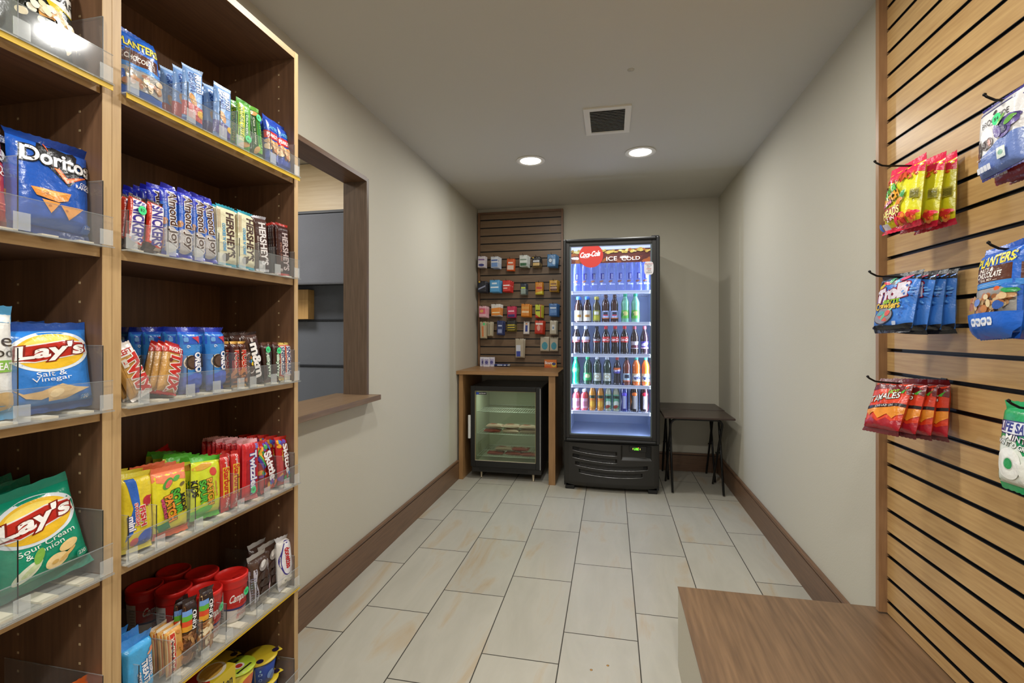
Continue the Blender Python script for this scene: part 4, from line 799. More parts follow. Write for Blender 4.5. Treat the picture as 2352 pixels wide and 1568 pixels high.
# ---- hanging bags on the right
kind('sx', 'sour_candy_bag', 'candy bag', 'yellow sour candy bag with hot pink top', .125, .195, .030, 'dcd828', 'cf2440', pu=2.6, top='dc2a50', art=[('p', [(0, .84), (.3, .78), (.6, .84), (1, .80), (1, 1), (0, 1)], 'dc2a50')]+nut(61, 18, .03, .74, .97, .86, ['c83028', 'e0602c'], .035)+[('p', [(.42, .70), (.50, .86), (.64, .88), (.70, .74), (.62, .78), (.56, .72), (.50, .80)], 'cf5226'), ('t', 'SOUR', .24, .62, .40, .14, 22, '4fae38', .06, '14180c'), ('t', 'PATCH', .28, .50, .46, .13, 22, 'e8a02c', .06, '5a2c10'), ('t', 'KIDS', .20, .41, .26, .06, 22, 'd84a8a', .03, '4a1c2c'), ('p', [(.54, .50), (.62, .55), (.72, .55), (.70, .47), (.62, .43)], '3f9a4a'), ('p', [(.44, .32), (.50, .44), (.60, .46), (.66, .42), (.58, .38), (.56, .31)], 'd8842c'), ('p', [(.10, .18), (.16, .31), (.40, .34), (.56, .30), (.58, .20), (.42, .13), (.22, .12)], 'a81f24'), ('t', 'HEADS', .34, .235, .46, .13, 10, 'f0e48a', .03, '7c1418'), ('t', '2 IN 1', .38, .135, .26, .06, 10, 'f4e8e0', .02, 'a81f24'), ('r', .84, .36, .97, .52, 'b8ae3a')]+[('r', .85, .37+.014*i, .96, .376+.014*i, '4a4a20') for i in range(9)]+nut(63, 22, .5, .03, .98, .17, ['c83028', 'dc2a40', 'e8842c'], .05)+[('p', [(0, 0), (.14, 0), (.12, .08), (0, .10)], '3a62b8'), ('r', .16, .015, .34, .06, 'e0d4dc')], hs=.016, wr=.09)
kind('tr', 'gummy_worm_bag', 'candy bag', 'blue gummy worm bag with black top and crimson-edged white logo', .148, .172, .032, '3c7ad0', '16161c', pu=2.6, art=[('p', [(0, .80), (.3, .86), (.6, .82), (.8, .92), (1, .90), (1, 1), (0, 1)], '15151a'), ('e', .16, .84, .15, .035, 20, 'd8b83c'), ('e', .30, .88, .12, .03, -10, 'd8485a'), ('e', .42, .94, .08, .05, 60, '4aae7c'), ('e', .62, .90, .10, .05, 30, '3c9cc8'), ('e', .74, .94, .12, .035, 20, 'd8547c'), ('t', 'Trolli', .46, .67, .80, .24, 9, 'dcd4e0', .07, '8c1a38', .1), ('t', 'BRITE', .52, .505, .40, .075, 3, '9ccc3a', .03, '1c2a10', .1), ('t', 'Crawlers', .42, .43, .66, .13, 3, 'e0b83c', .03, '3a2408'), ('e', .36, .23, .27, .15, 10, '28202c'), ('e', .36, .23, .25, .135, 10, '8a8a94'), ('e', .34, .20, .16, .05, -20, 'd8604c'), ('e', .44, .26, .18, .04, 35, '6ab48a'), ('e', .30, .28, .12, .035, 10, '5aa8b0'), ('e', .50, .28, .07, .05, 30, 'd8605c'), ('p', [(0, 0), (1, 0), (1, .10), (.7, .05), (.3, .07), (0, .04)], '14181f'), rrect(.62, .06, .72, .13, 'b8c4d8', .01)]+nut(71, 16, .74, .2, .98, .8, ['2c62b8', '5a96dc'], .03), hs=.012, wr=.12)
kind('ht', 'cinnamon_candy_bag', 'candy bag', 'glossy orange-red cinnamon candy bag with maroon top', .125, .165, .034, 'd63c1c', '5c1418', pu=2.6, top='5c1418', art=[('p', [(0, .78), (.5, .84), (1, .76), (1, 1), (0, 1)], '6a171a'), ('t', 'HOT', .70, .78, .22, .08, 12, '9cc83c', .03, '2a3a10', .2), ('t', 'TAMALES', .48, .65, .80, .13, 12, 'eceae4', .008, '3a2c14', .2), ('p', [(.86, .78), (.96, .88), (.92, .76)], '4aae3a'), ('p', [(0, .42), (1, .56), (1, .50), (0, .35)], '1c0c10'), ('t', 'CINNAMON', .56, .468, .50, .045, 8, 'ece8e8', 0), ('p', [(0, .34), (.2, .22), (.35, .30), (.5, .18), (.7, .30), (.85, .22), (1, .36), (1, .49), (0, .34)], 'e08a28'), ('p', [(0, 0), (1, 0), (1, .22), (.85, .16), (.7, .22), (.5, .12), (.3, .2), (.15, .12), (0, .18)], 'a41c2a')], hs=.014, wr=.14)
BRK = lambda c1, c2, f: [('r', 0, .93, 1, 1, c2), ('r', 0, .895, 1, .91, c2), ('t', 'BROOKSIDE', .50, .74, .66, .085, 3, '3a3034', 0), ('r', .36, .675, .64, .682, '6a6468'), ('e', .5, .83, .05, .02, 30, '3a3034'), ('p', [(0, .0), (1, 0), (1, .44), (.6, .40), (.3, .30), (0, .24)], c1), ('p', [(.02, .34), (.14, .56), (.2, .38), (.16, .24), (.04, .22)], '4a3a34'), ('e', .30, .42, .09, .075, 0, '3c2a28'), ('e', .40, .43, .08, .08, 20, '5a3a34'), ('e', .40, .43, .035, .055, 20, 'b87a68')]+nut(81, 9, .58, .46, .95, .62, f, .12)+[('e', .86, .60, .10, .04, 30, '6aa848'), ('e', .7, .66, .12, .02, 40, '7ab84a'), rrect(.62, .12, .80, .27, 'dfe8e0', .01), ('e', .71, .195, .05, .035, 0, '8ab8a4'), ('t', 'Acai & Blueberry Flavors', .36, .245, .5, .03, 2, 'f0f0f6', 0)]+[rrect(.10+.09*i, .05, .18+.09*i, .13, 'e6e8f0', .008) for i in range(4)]
kind('br', 'chocolate_fruit_pouch', 'snack pouch', 'white and periwinkle fruit pouch with violet top edge', .118, .160, .030, 'e9e7e6', '3f3a80', pu=3.5, art=BRK('6f86c4', '3f3a80', ['4a3a7c', '2c2a5c', '6a5a9c']), hs=.006, wr=.03)
kind('brr', 'chocolate_fruit_pouch', 'snack pouch', 'dark red chocolate fruit pouch', .118, .160, .024, 'a3262c', '7c1c24', pu=3.5, art=BRK('8c1f28', '7c1c24', ['b83040', '7c1a2c', 'd84a54']), hs=.006, wr=.03)
kind('ls', 'mint_bag', 'candy bag', 'green and white ring mint bag', .130, .185, .034, '1f9a58', '27a862', pu=2.6, art=[('p', [(0, 0), (1, 0), (1, .56), (.62, .40), (.4, .60), (.15, .62), (0, .5)], 'dfe4d8'), ('p', [(0, .66), (.05, .83), (1, .83), (1, .68), (.4, .64)], '242a72'), ('p', [(.015, .675), (.065, .815), (1, .815), (1, .695), (.4, .655)], 'e6e8ee'), ('t', 'LIFE SAVERS', .54, .735, .92, .12, -3, '2c3484', .04, None, .15), ('t', 'MINTS', .50, .60, .50, .075, -6, 'f2f2ee', .005, '4a3f5c', .1), ('t', 'WINT O GREEN', .46, .51, .80, .06, -8, 'f2f2ee', .03, '2a5a40', .1), ('e', .34, .27, .27, .20, 0, 'eeeee6'), ('e', .34, .27, .11, .085, 20, 'c8ccc0'), ('e', .34, .27, .09, .07, 20, '2c9a54'), ('e', .82, .2, .24, .18, 0, 'e6e6dc'), ('e', .82, .2, .08, .06, 0, '2c9a54')], hs=.014, wr=.06)

# ---------------- bookcase, right unit
col('trail', .862, 0, 1, 'at the left end', lean=-10, yaw=-6)
col('ng', .985, 0, 4, 'left column', pitch=.030, roll=3, yaw=-12)
col('ngb', 1.075, 0, 4, 'right column', pitch=.026, roll=4, yaw=-10)
col('nvg', 1.148, 0, 2, 'beside the cereal bars', pitch=.024, roll=4, yaw=-8, sticker=(.7, .22, '$1'))
col('nvo', 1.203, 0, 2, 'beside the peanut bags', pitch=.024, roll=-3, sticker=(.7, .84, '$1'))
col('pn', 1.268, 0, 2, 'left of the pair', pitch=.03, roll=5, lean=-8)
col('pn', 1.326, 0, 2, 'right of the pair', pitch=.03, roll=2, lean=-8)
col('sn', .836, 1, 3, 'left column', roll=8, lean=-3, sticker=(.62, .76, '$2'))
col('sn', .882, 1, 3, 'right column', roll=6, lean=-3)
for i, y in enumerate((.925, .9625, 1.000, 1.038)): col('aj', y, 1, 5, '%s column of four' % ['first', 'second', 'third', 'last'][i], pitch=.026, jit=2.2, roll=[1, 3, 2, -2][i], yaw=-8)
col('hc', 1.090, 1, 5, 'left column', lean=-3, roll=1)
col('hc', 1.158, 1, 5, 'right column', lean=-3, roll=3)
col('hm', 1.222, 1, 4, 'beside maroon bars', lean=-2, roll=-4)
col('hd', 1.312, 1, 8, 'at the right end', lean=-2, roll=-1)
col('twl', .858, 2, 2, 'at the left end', roll=-22, lean=-5, x0=-.988)
col('twr', .918, 2, 3, 'beside blue cookies', roll=16, lean=-6, x0=-.992)
col('or', .990, 2, 5, 'left column', lean=-2, pitch=.048, yaw=-6)
col('or', 1.067, 2, 5, 'right column', lean=-2, pitch=.048)
col('rolo', 1.124, 2, 3, 'left column', lean=-2, pitch=.026); col('rolo', 1.150, 2, 3, 'right column', lean=-2, pitch=.026)
col('mm', 1.200, 2, 3, 'mid shelf', lean=-5, roll=-5, pitch=.034, jit=2)
col('mw', 1.248, 2, 3, 'left column', roll=-4, sticker=(.6, .86, '$2')); col('mw', 1.280, 2, 3, 'right column', roll=5, sticker=(.6, .82, '$2'))
col('sna', 1.308, 2, 4, 'left column', roll=3, pitch=.02); col('sna', 1.335, 2, 4, 'right column', roll=3, pitch=.02)
col('sf', .846, 3, 3, 'at the left end', roll=6, lean=-8, pitch=.03, jit=2)
col('sw', .930, 3, 3, 'beside fish candy', roll=4, lean=-7, pitch=.03, jit=2)
col('sp', 1.026, 3, 6, 'mid shelf', roll=8, lean=-7, pitch=.030, jit=3)
col('sb', 1.086, 3, 2, 'left column', roll=3, pitch=.024); col('sb', 1.118, 3, 3, 'right column', roll=5, pitch=.024)
col('tw', 1.172, 3, 9, 'licorice row', lean=-3, roll=4, pitch=.0165, sticker=(.55, .12, '$2'))
col('sk', 1.250, 3, 5, 'left column', lean=-7, pitch=.032, roll=-5, jit=3)
col('sk2', 1.318, 3, 5, 'right column', lean=-7, pitch=.032, roll=4, jit=3)
put('skx', -1.215, 1.168, SZ[3]+.02, 90, group=None, lean=-10, roll=-24)
col('rk', .852, 4, 3, 'left column', lean=-3, pitch=.03); col('rk', .880, 4, 1, 'right front', lean=-3, x0=-.988) if False else None
col('la', .937, 4, 3, 'beside rice treats', lean=-3)
col('kic', .972, 4, 2, 'left column', lean=-4, roll=6, pitch=.022); col('ki', 1.016, 4, 1, 'standing in front of the soup cups', lean=-3, roll=5, x0=-.985)
col('dc', 1.226, 4, 1, 'left of the pair', lean=-4, x0=-.994); col('dc', 1.292, 4, 2, 'right of the pair', lean=-5, x0=-1.010)
col('do', 1.322, 4, 1, 'at the right end', lean=-5, x0=-.984, roll=3) if False else put('do', -1.000, 1.345-.02, SZ[4]+.001, 90, 'white powdered mini donut pack with red script at the shelf end', None, -5, 3)

# ---------------- cups and boxes
def cylS(prof, c=(0, 0, 0), span=math.pi):
    H = prof[-1][1]-prof[0][1]
    def r_at(z):
        for (r0, z0), (r1, z1_) in zip(prof, prof[1:]):
            if z0 <= z <= z1_: return r0+(r1-r0)*((z-z0)/max(1e-9, z1_-z0))
        return prof[-1][0]
    def S(u, v, off=0):
        z = prof[0][1]+H*v; r = r_at(z)+off; a = (u-.5)*span
        return Vector((c[0]+r*math.sin(a), c[1]-r*math.cos(a), c[2]+z))
    return S
def soup(x, y, z, label, sticker=False, yaw=0):
    t = thing('soup_cup', label, 'soup cup', (x, y, z), (0, 0, math.radians(90+yaw)), 'red-lidded soup cups')
    pr = [(.030, 0), (.0335, .004), (.036, .05), (.0385, .098)]
    m = MB(); m.lathe(pr, pm('d9d3cf', .35), n=36); S = cylS(pr); m.build('cup_body', t)
    m = MB(); pl = [(.0366, .044), (.0389, .098)]; m.lathe(pl, pm('b8201c', .35), n=36, caps=False); S2 = cylS([(.0325, .006), (.0366, .044), (.0389, .098)])
    m.art(S2, [('p', [(0, .36), (.5, .30), (1, .36), (1, .43), (.5, .37), (0, .43)], '2c2f6c'), ('p', [(0, .42), (.5, .36), (1, .42), (1, .46), (0, .46)], 'b8201c'), ('t', "Campbell's", .5, .66, .52, .30, 4, 'f0ecea', .02, None, .35), ('t', 'CHICKEN', .55, .25, .28, .09, 0, 'c06a64', .02), ('t', 'MINI NOODLE', .55, .14, .30, .08, 0, 'c06a64', .02), ('r', .38, .03, .45, .10, 'd0a09c'), ('r', -.12, .05, .12, .93, 'cfcac6')]+bars(.0, .1, .11, .85, 9, '8c8886', .3), .1225, .092, base=.0006); m.build('label', t)
    m = MB(); m.lathe([(.0402, .096), (.0410, .098), (.0408, .112), (.0418, .113), (.0418, .122), (.040, .124), (.0375, .1235), (.0365, .119), (.010, .1185), (.0005, .1185)], pm('d4241e', .33), n=40, caps=False); m.box((-.012, -.030, .1186), (.012, -.018, .1205), pm('9c1412', .35), .001); m.build('lid', t)
    if sticker: place('price_sticker', sticker_mesh('$3', .0105), (.014, -.0397, .075), t, (0, 0, .33))['label'] = 'round green price sticker'
zz = SZ[4]+.0005
soup(-1.048, 1.072, zz, 'red-lidded soup cup in the front row, left, partly behind nut bars', True)
soup(-1.042, 1.157, zz, 'red-lidded soup cup in the front row, right, with green price sticker', True, -8)
soup(-1.134, 1.062, zz, 'red-lidded soup cup in the middle row, left')
soup(-1.130, 1.148, zz, 'red-lidded soup cup in the middle row, right')
soup(-1.2195, 1.055, zz, 'red-lidded soup cup in the back row, left')
soup(-1.2185, 1.141, zz, 'red-lidded soup cup in the back row, right')
def maccup(x, y, z, label, yaw=0):
    t = thing('pasta_cup', label, 'pasta cup', (x, y, z), (0, 0, math.radians(90+yaw)), 'blue cups with yellow foil lids')
    pr = [(.034, 0), (.037, .003), (.0465, .066)]
    m = MB(); m.lathe(pr, pm('243f8c', .35), n=40); S = cylS(pr)
    m.art(S, [('r', .03, .25, .17, .86, 'a89c8c'), ('e', .27, .72, .02, .06, 0, '8ac0e8'), ('r', .23, .50, .31, .60, '9cb4e0'), ('r', .245, .52, .285, .58, '243f8c'), ('e', .27, .30, .035, .07, 0, '9cb4e0'), ('e', .27, .30, .027, .055, 0, '243f8c'), ('e', .50, .40, .09, .20, 0, '6a8ac8'), ('e', .58, .24, .09, .16, 0, '4a6ab4'), ('e', .78, .66, .10, .24, 0, '241c4c'), ('e', .80, .82, .06, .06, 0, 'c8485a'), ('e', .78, .56, .06, .10, 20, 'd8962c')], .145, .066, base=.0005); m.build('cup_body', t)
    m = MB(); m.lathe([(.0465, .0655), (.0495, .067), (.050, .0695), (.049, .071), (.0005, .0712)], pm('cdb42c', .33, 0, .3, 60), n=44, caps=False)
    m.add([(.030, -.038, .0714), (.044, -.046, .072), (.050, -.030, .072), (.045, -.020, .0714)], [(0, 1, 2, 3)], pm('d8c03a', .33)); m.lathe([(.010, .0718), (.0002, .0719)], pm('2a1c3c', .4), (-.022, -.024, 0), 20, False); m.lathe([(.010, .0718), (.0002, .0719)], pm('2a1c3c', .4), (.036, -.026, .0004), 20, False); m.build('foil_lid', t)
z5 = SZ[5]+.0005
maccup(-1.045, 1.275, z5, 'blue pasta cup with yellow foil lid, bottom of the front pair')
maccup(-1.045, 1.270, z5+.0725, 'blue pasta cup with yellow foil lid, top of the front pair', -6)
maccup(-1.150, 1.225, z5, 'blue pasta cup with yellow foil lid, bottom of the rear pair')
maccup(-1.150, 1.222, z5+.0725, 'blue pasta cup with yellow foil lid, top of the rear pair')
def boxpack(name, w, h, d, col_, art, loc, rot, label, cat, top=None, group=None):
    m = MB(); m.box((-w/2, -d/2, 0), (w/2, d/2, h), pm(col_, .4), .001)
    m.art(lambda u, v, off=0: Vector((-w/2+w*u, -d/2-off, h*v)), art, w, h, L=.05)
    if top: m.art(lambda u, v, off=0: Vector((-w/2+w*u, -d/2+d*v, h+off)), top, w, d, L=.05)
    o = m.build(name); o.location = loc; o.rotation_euler = [math.radians(a) for a in rot]; return tag(o, label, cat, group)
for i_ in range(2):
    boxpack('noodle_carton', .150, .114, .085, 'd8c02c', [('p', [(0, 0), (1, 0), (1, .25), (0, .05)], 'c84a24'), ('t', 'Maruchan', .62, .72, .60, .20, 0, '1c1812', .02), ('t', 'Instant', .58, .44, .44, .17, 0, '1c1812', .02), ('e', .2, .35, .2, .3, 0, 'dcb060')], (-1.038, 1.045, z5+.1145*i_), (0, 0, 90), 'yellow and red instant noodle carton on the lowest shelf, %s of two stacked' % ['bottom', 'top'][i_], 'carton',
            [('p', [(0, 0), (.45, 0), (.9, 1), (0, 1)], 'b42c1c'), ('t', 'Lunch', .2, .62, .34, .22, 0, '1c1812', .02), ('e', .72, .42, .26, .36, 10, 'e8dcc0'), ('e', .72, .44, .22, .28, 10, 'd8a84a'), ('t', 'Chicken', .34, .34, .40, .16, 20, 'f0d8a0', .01)])
def greencup(x, y, z, label):
    t = thing('noodle_cup', label, 'noodle cup', (x, y, z), (0, 0, math.radians(90)))
    pr = [(.030, 0), (.042, .085)]
    m = MB(); m.lathe(pr, pm('c9b83a', .35), n=36); m.art(cylS(pr), [('e', .5, .6, .2, .25, 0, 'd86a3a'), ('r', 0, .1, 1, .2, 'a8c83a')], .13, .085, base=.0006); m.build('cup_body', t)
    m = MB(); m.lathe([(.042, .085), (.0455, .086), (.0455, .089), (.0005, .0895)], pm('b4cc34', .33, 0, .3, 60), n=40, caps=False)
    m.add([(-.028, -.025, .0899), (.02, -.030, .0899), (.02, -.024, .0899), (-.028, -.019, .0899)], [(0, 1, 2, 3)], pm('2a3020', .4)); m.add([(-.02, .018, .0899), (.022, .014, .0899), (.022, .022, .0899), (-.02, .026, .0899)], [(0, 1, 2, 3)], pm('2a3020', .4)); m.lathe([(.014, .0902), (.0002, .0903)], pm('e4e0d8', .4), (0, -.004, 0), 20, False); m.lathe([(.009, .0905), (.0002, .0906)], pm('b8342c', .4), (0, -.004, 0), 20, False); m.build('foil_lid', t)
greencup(-1.035, 1.172, z5, 'lime-lidded noodle cup beside the cartons, bottom of two stacked')
greencup(-1.035, 1.172, z5+.0905, 'lime-lidded noodle cup beside the cartons, top of two stacked')

# ---------------- chip bookcase (left unit)
U_ = 'chip'
def bag(name, y, k, i, label, lean=-8, roll=0, yaw=0, x=None, sticker=None, dz=0):
    K = KC[name]; put(name, x if x else -.990-K['t']/2-.055*i, y, SZ[k]+abs(math.sin(math.radians(roll)))*K['w']/2+.001+dz, 90, label, 'chip bags', lean, roll, yaw, i % 2, sticker)
bag('ched', .668, 0, 0, 'black popcorn bag with white cheddar banner on the top left shelf', -6, 2, -4)
bag('lime', .545, 0, 0, 'lime green snack bag at the top left corner')
bag('dor', .694, 1, 0, 'royal blue tortilla chip bag, foremost, with chips printed on it', -7, 3, -6)
bag('dor', .688, 1, 1, 'royal blue tortilla chip bag half hidden behind another blue one', -7, -2)
bag('red', .568, 1, 0, 'red tortilla chip bag cut by the left picture edge', -6, 0, 0)
bag('lays', .697, 2, 0, 'bright blue chip bag with red ribbon logo, foremost on its shelf', -7, -2, -8)
bag('lays', .675, 2, 1, 'bright blue chip bag with red ribbon logo, behind the foremost', -6, -3)
bag('lays', .682, 2, 2, 'bright blue chip bag at the rear of its row, only the top showing', -5, -2, dz=.001)
bag('white', .575, 2, 0, 'white snack bag with sky blue top at the left picture edge', -5, 2)
bag('layg', .692, 3, 0, 'green chip bag, foremost, tilted to the left', -8, -9, -8)
bag('layg', .668, 3, 1, 'green chip bag, second in its tilted row', -8, -7)
bag('layg', .672, 3, 2, 'green chip bag, third in its tilted row', -8, -6)
bag('layg', .672, 3, 3, 'green chip bag at the rear of its row', -8, -5)
bag('layg', .530, 3, 0, 'green chip bag cut by the left picture edge', -6, 0)
kind('org', 'chip_bag', 'chip bag', 'orange snack bag', .12, .118, .045, 'cc5a1c', 'e0702c', hs=.012)
bag('org', .70, 4, 0, 'orange snack bag on the shelf under the green chips', -6, 4, dz=0)

# ---------------- hooks and hanging bags on the right slatwall
M_hk = pm('120d0c', .3, .4)
def hook(y, z, xtip, label, wall=.905):
    t = thing('display_hook', label, 'hook', (wall, y, z), group='black slatwall hooks')
    m = MB((wall, y, z)); m.box((wall-.003, y-.012, z-.010), (wall-.0005, y+.012, z+.026), M_hk, .0008); m.build('bracket', t)
    m = MB((wall, y, z)); m.tube([(wall-.001, y, z+.002), (xtip+.03, y, z+.012), (xtip+.018, y, z+.014), (xtip+.004, y, z+.022), (xtip, y, z+.026)], .0026, M_hk, 10)
    m.lathe([(.0002, -.0038), (.0030, -.0022), (.0038, 0), (.0030, .0022), (.0002, .0038)], M_hk, (xtip, y, z+.027), 12, False); m.build('arm', t)
HK = [('sx', 1.520, 1.690, .722, (.812, .846, .880), 'upper left'), ('tr', 1.535, 1.384, .716, (.800, .826, .852, .878), 'middle left'), ('ht', 1.545, 1.086, .716, (.800, .828, .852, .878), 'lower left'),
      ('br', 1.185, 1.710, .766, (.805,), 'upper right'), ('plant', 1.185, 1.400, .773, (.808, .85), 'middle right'), ('ls', 1.145, 1.075, .781, (.825,), 'lower right')]
for nm, y, z, xt, xs, wd in HK:
    hook(y, z, xt, 'black metal slatwall hook, %s, carrying %s' % (wd, {'sx': 'yellow candy bags', 'tr': 'blue gummy bags', 'ht': 'orange-red bags', 'br': 'chocolate pouches', 'plant': 'trail mix pouches', 'ls': 'a green mint bag'}[nm]))
    K = KC[nm]
    for i, x in enumerate(xs):
        ln = {'sx': 8, 'tr': 11, 'ht': 21, 'br': 3, 'plant': 5, 'ls': 6}[nm]*(1-.24*i)
        r = random.Random(i+hash_(nm)).uniform(-4, 4); ln = -ln
        top = Vector((x, y, z+.006+.004)); dx = K['h']*math.sin(math.radians(-ln)); dzz = K['h']*math.cos(math.radians(ln))*.93
        lab = K['desc']+(', %s on its hook' % ['foremost', 'second', 'third', 'fourth'][i] if len(xs) > 1 else ' hanging alone in front')
        put(nm, x-dx*.93, y-.0, top.z-dzz, -90, lab, 'candy bags hanging on hooks', ln, r, {'sx': 10, 'tr': 8, 'ht': 12}.get(nm, -2), i % 2, (.6, .70, '$4') if nm == 'br' else None)
for i, x in enumerate((.838, .862, .886)):
    K = KC['brr']; put('brr', x-.012, 1.188-.004*i, 1.72-.16, -90, 'dark red chocolate fruit pouch, %s behind the white pouch' % ['first', 'second', 'third'][i], 'candy bags hanging on hooks', -4, 0, 0, i % 2)

# ---------------- pegged travel goods above the desk
PS = 3.921
def I_(x, y): return 1040+x/PS, 460+y/PS
G1 = lambda c, c2, a=.35: [('r', .08, .80, .92, .94, c2), ('r', .15, .55, .85, .66, c), ('r', .1, .12, .9, .12+a, c2)]
PEG = [ # x0 y0 x1 y1 n base art desc
 (222, 497, 290, 606, 3, 'cfc6cc', [('e', .5, .2, .38, .12, 0, '3c3f7c'), ('r', .1, .62, .9, .74, '7a5a8c')], 'white and purple packet'),
 (342, 500, 412, 610, 4, 'c9cdd4', [('r', 0, 0, 1, .45, '6a8cc0'), ('r', .1, .60, .9, .72, '3c5a9c')], 'white and blue packet'),
 (483, 520, 553, 638, 2, 'cf5a26', [('r', .1, .1, .9, .45, 'd8c4b4'), ('r', .2, .6, .8, .72, 'f0dccc')], 'orange packet with pale panel'),
 (600, 487, 672, 600, 4, 'cdd2cc', [('r', 0, 0, 1, .32, '2c5c38'), ('r', .1, .55, .9, .66, '7a8c7c')], 'white and dark green packet'),
 (716, 500, 788, 600, 3, '23211f', [('r', 0, 0, 1, .38, 'c9a86a'), ('r', .1, .45, .9, .62, 'c4c4c8'), ('e', .12, .88, .08, .07, 0, 'e0b42c')], 'black and gold packet'),
 (850, 480, 930, 600, 4, '4f7fae', [('e', .35, .5, .24, .2, 0, '1f2a3c'), ('e', .35, .5, .18, .15, 0, 'b8c8d8'), ('r', .6, .2, .9, .6, 'a8c4dc')], 'steel blue packet'),
 (222, 722, 300, 830, 4, '1d1f2a', [('p', [(.1, .2), (.9, .5), (.9, .62), (.1, .34)], '8a90a8'), ('e', .2, .92, .1, .07, 0, 'e0b42c')], 'black and navy packet'),
 (332, 712, 420, 830, 4, '4f96c8', [('r', .1, .35, .9, .45, 'e8eef4'), ('r', .25, .65, .75, .78, 'd4e4f0')], 'light blue packet'),
 (448, 715, 520, 825, 4, 'c3302a', [('r', .1, .5, .9, .6, 'eee0dc'), ('r', .1, .25, .6, .36, 'e0b0a8')], 'red packet'),
 (608, 742, 662, 850, 3, '2c3440', [('r', 0, 0, 1, .5, '8a9a92'), ('r', .15, .52, .85, .66, 'b8c83c')], 'dark slate packet'),
 (742, 732, 810, 850, 2, 'd88a2c', [('p', [(0, 0), (1, 0), (1, .3), (0, .12)], 'd8c83a'), ('r', .15, .45, .9, .62, 'c8402a')], 'orange-yellow packet'),
 (870, 714, 945, 825, 3, 'd3a238', [('r', 0, 0, 1, .48, '5c3426'), ('r', .15, .62, .85, .72, '6a3a1c'), ('r', .1, .26, .9, .4, 'c4a088')], 'yellow and brown packet'),
 (234, 948, 300, 1055, 4, 'd9a8b0', [('r', 0, .3, 1, .8, 'd05a72'), ('e', .4, .55, .25, .14, 10, 'd8a05a')], 'pink packet'),
 (345, 930, 432, 1045, 3, 'd4cfc8', [('p', [(0, 0), (1, .1), (1, .72), (0, .65)], 'd8842c'), ('r', .1, .25, .9, .34, 'f0d8a8')], 'white and orange packet'),
 (490, 950, 565, 1060, 2, 'c83458', [('r', 0, 0, 1, .30, '3c2c6c'), ('r', .15, .52, .85, .64, 'f0c8d4')], 'pink and purple packet'),
 (613, 928, 690, 1050, 4, 'd8862c', [('r', .1, .3, .9, .45, 'f0d0a0'), ('r', .1, .6, .9, .8, 'e0a04a')], 'amber packet'),
 (742, 935, 805, 1060, 3, 'c3cc3a', [('r', .72, 0, 1, 1, 'a8242c'), ('r', .1, .5, .7, .6, '2c3a1c'), ('p', [(0, 0), (.7, 0), (0, .3)], 'c8402a')], 'lime and red packet'),
 (866, 925, 942, 1045, 4, '4472ae', [('r', .15, .6, .85, .7, 'dce6f0'), ('r', .15, .25, .85, .5, '5f8cc4')], 'mid blue packet'),
 (246, 1088, 300, 1245, 2, 'b8a98a', [('r', .3, .1, .62, .72, 'c87a4a'), ('r', .55, .78, .85, .92, '4cc87a')], 'long tan packet with orange comb'),
 (310, 1090, 356, 1225, 2, 'b0a68c', [('r', .25, .1, .5, .85, '8a8470')], 'slim tan packet'),
 (394, 1080, 452, 1215, 3, '2f3a68', [('r', .2, .15, .8, .4, '8a94b8'), ('r', .2, .6, .8, .7, 'b8c0d8')], 'navy packet'),
 (486, 1076, 566, 1180, 2, '2a2a24', [('r', 0, 0, 1, .62, 'c8b43a'), ('r', .1, .15, .9, .28, '2a2a24'), ('r', .1, .38, .9, .5, '3a3a2c')], 'yellow and black packet'),
 (634, 1086, 688, 1208, 1, 'd9d4d0', [('r', .32, .2, .7, .7, '2f3f8c'), ('r', .35, .76, .65, .86, 'c87a4a')], 'white bottle packet'),
 (736, 1078, 815, 1205, 3, 'c84028', [('r', 0, 0, 1, .28, 'b82c20'), ('r', .1, .68, .9, .82, 'eee0d8'), ('e', .45, .45, .18, .22, 0, 'e0a090')], 'scarlet packet'),
 (872, 1078, 935, 1210, 3, 'b9b09c', [('r', .3, .3, .7, .7, 'd4d4d0'), ('r', .4, .4, .6, .55, '6a86a8')], 'clear-faced tan packet'),
 (564, 1242, 640, 1418, 2, 'b3a892', [('p', [(.1, .06), (.62, .06), (.62, .66), (.1, .66)], 'cfd4e0'), ('r', .12, .06, .60, .34, '3848a0')], 'tall tan packet with blue tube'),
 (786, 1224, 868, 1362, 1, 'b7ad98', [('e', .5, .38, .32, .26, 0, '3f8fa0')], 'tan packet with teal soap, left of two'),
 (872, 1228, 948, 1362, 1, 'b7ad98', [('e', .5, .38, .32, .26, 0, '3f8fa0')], 'tan packet with teal soap, right of two')]
ROWN = ['top peg row', 'second peg row', 'third peg row', 'fourth peg row', 'lowest peg row']
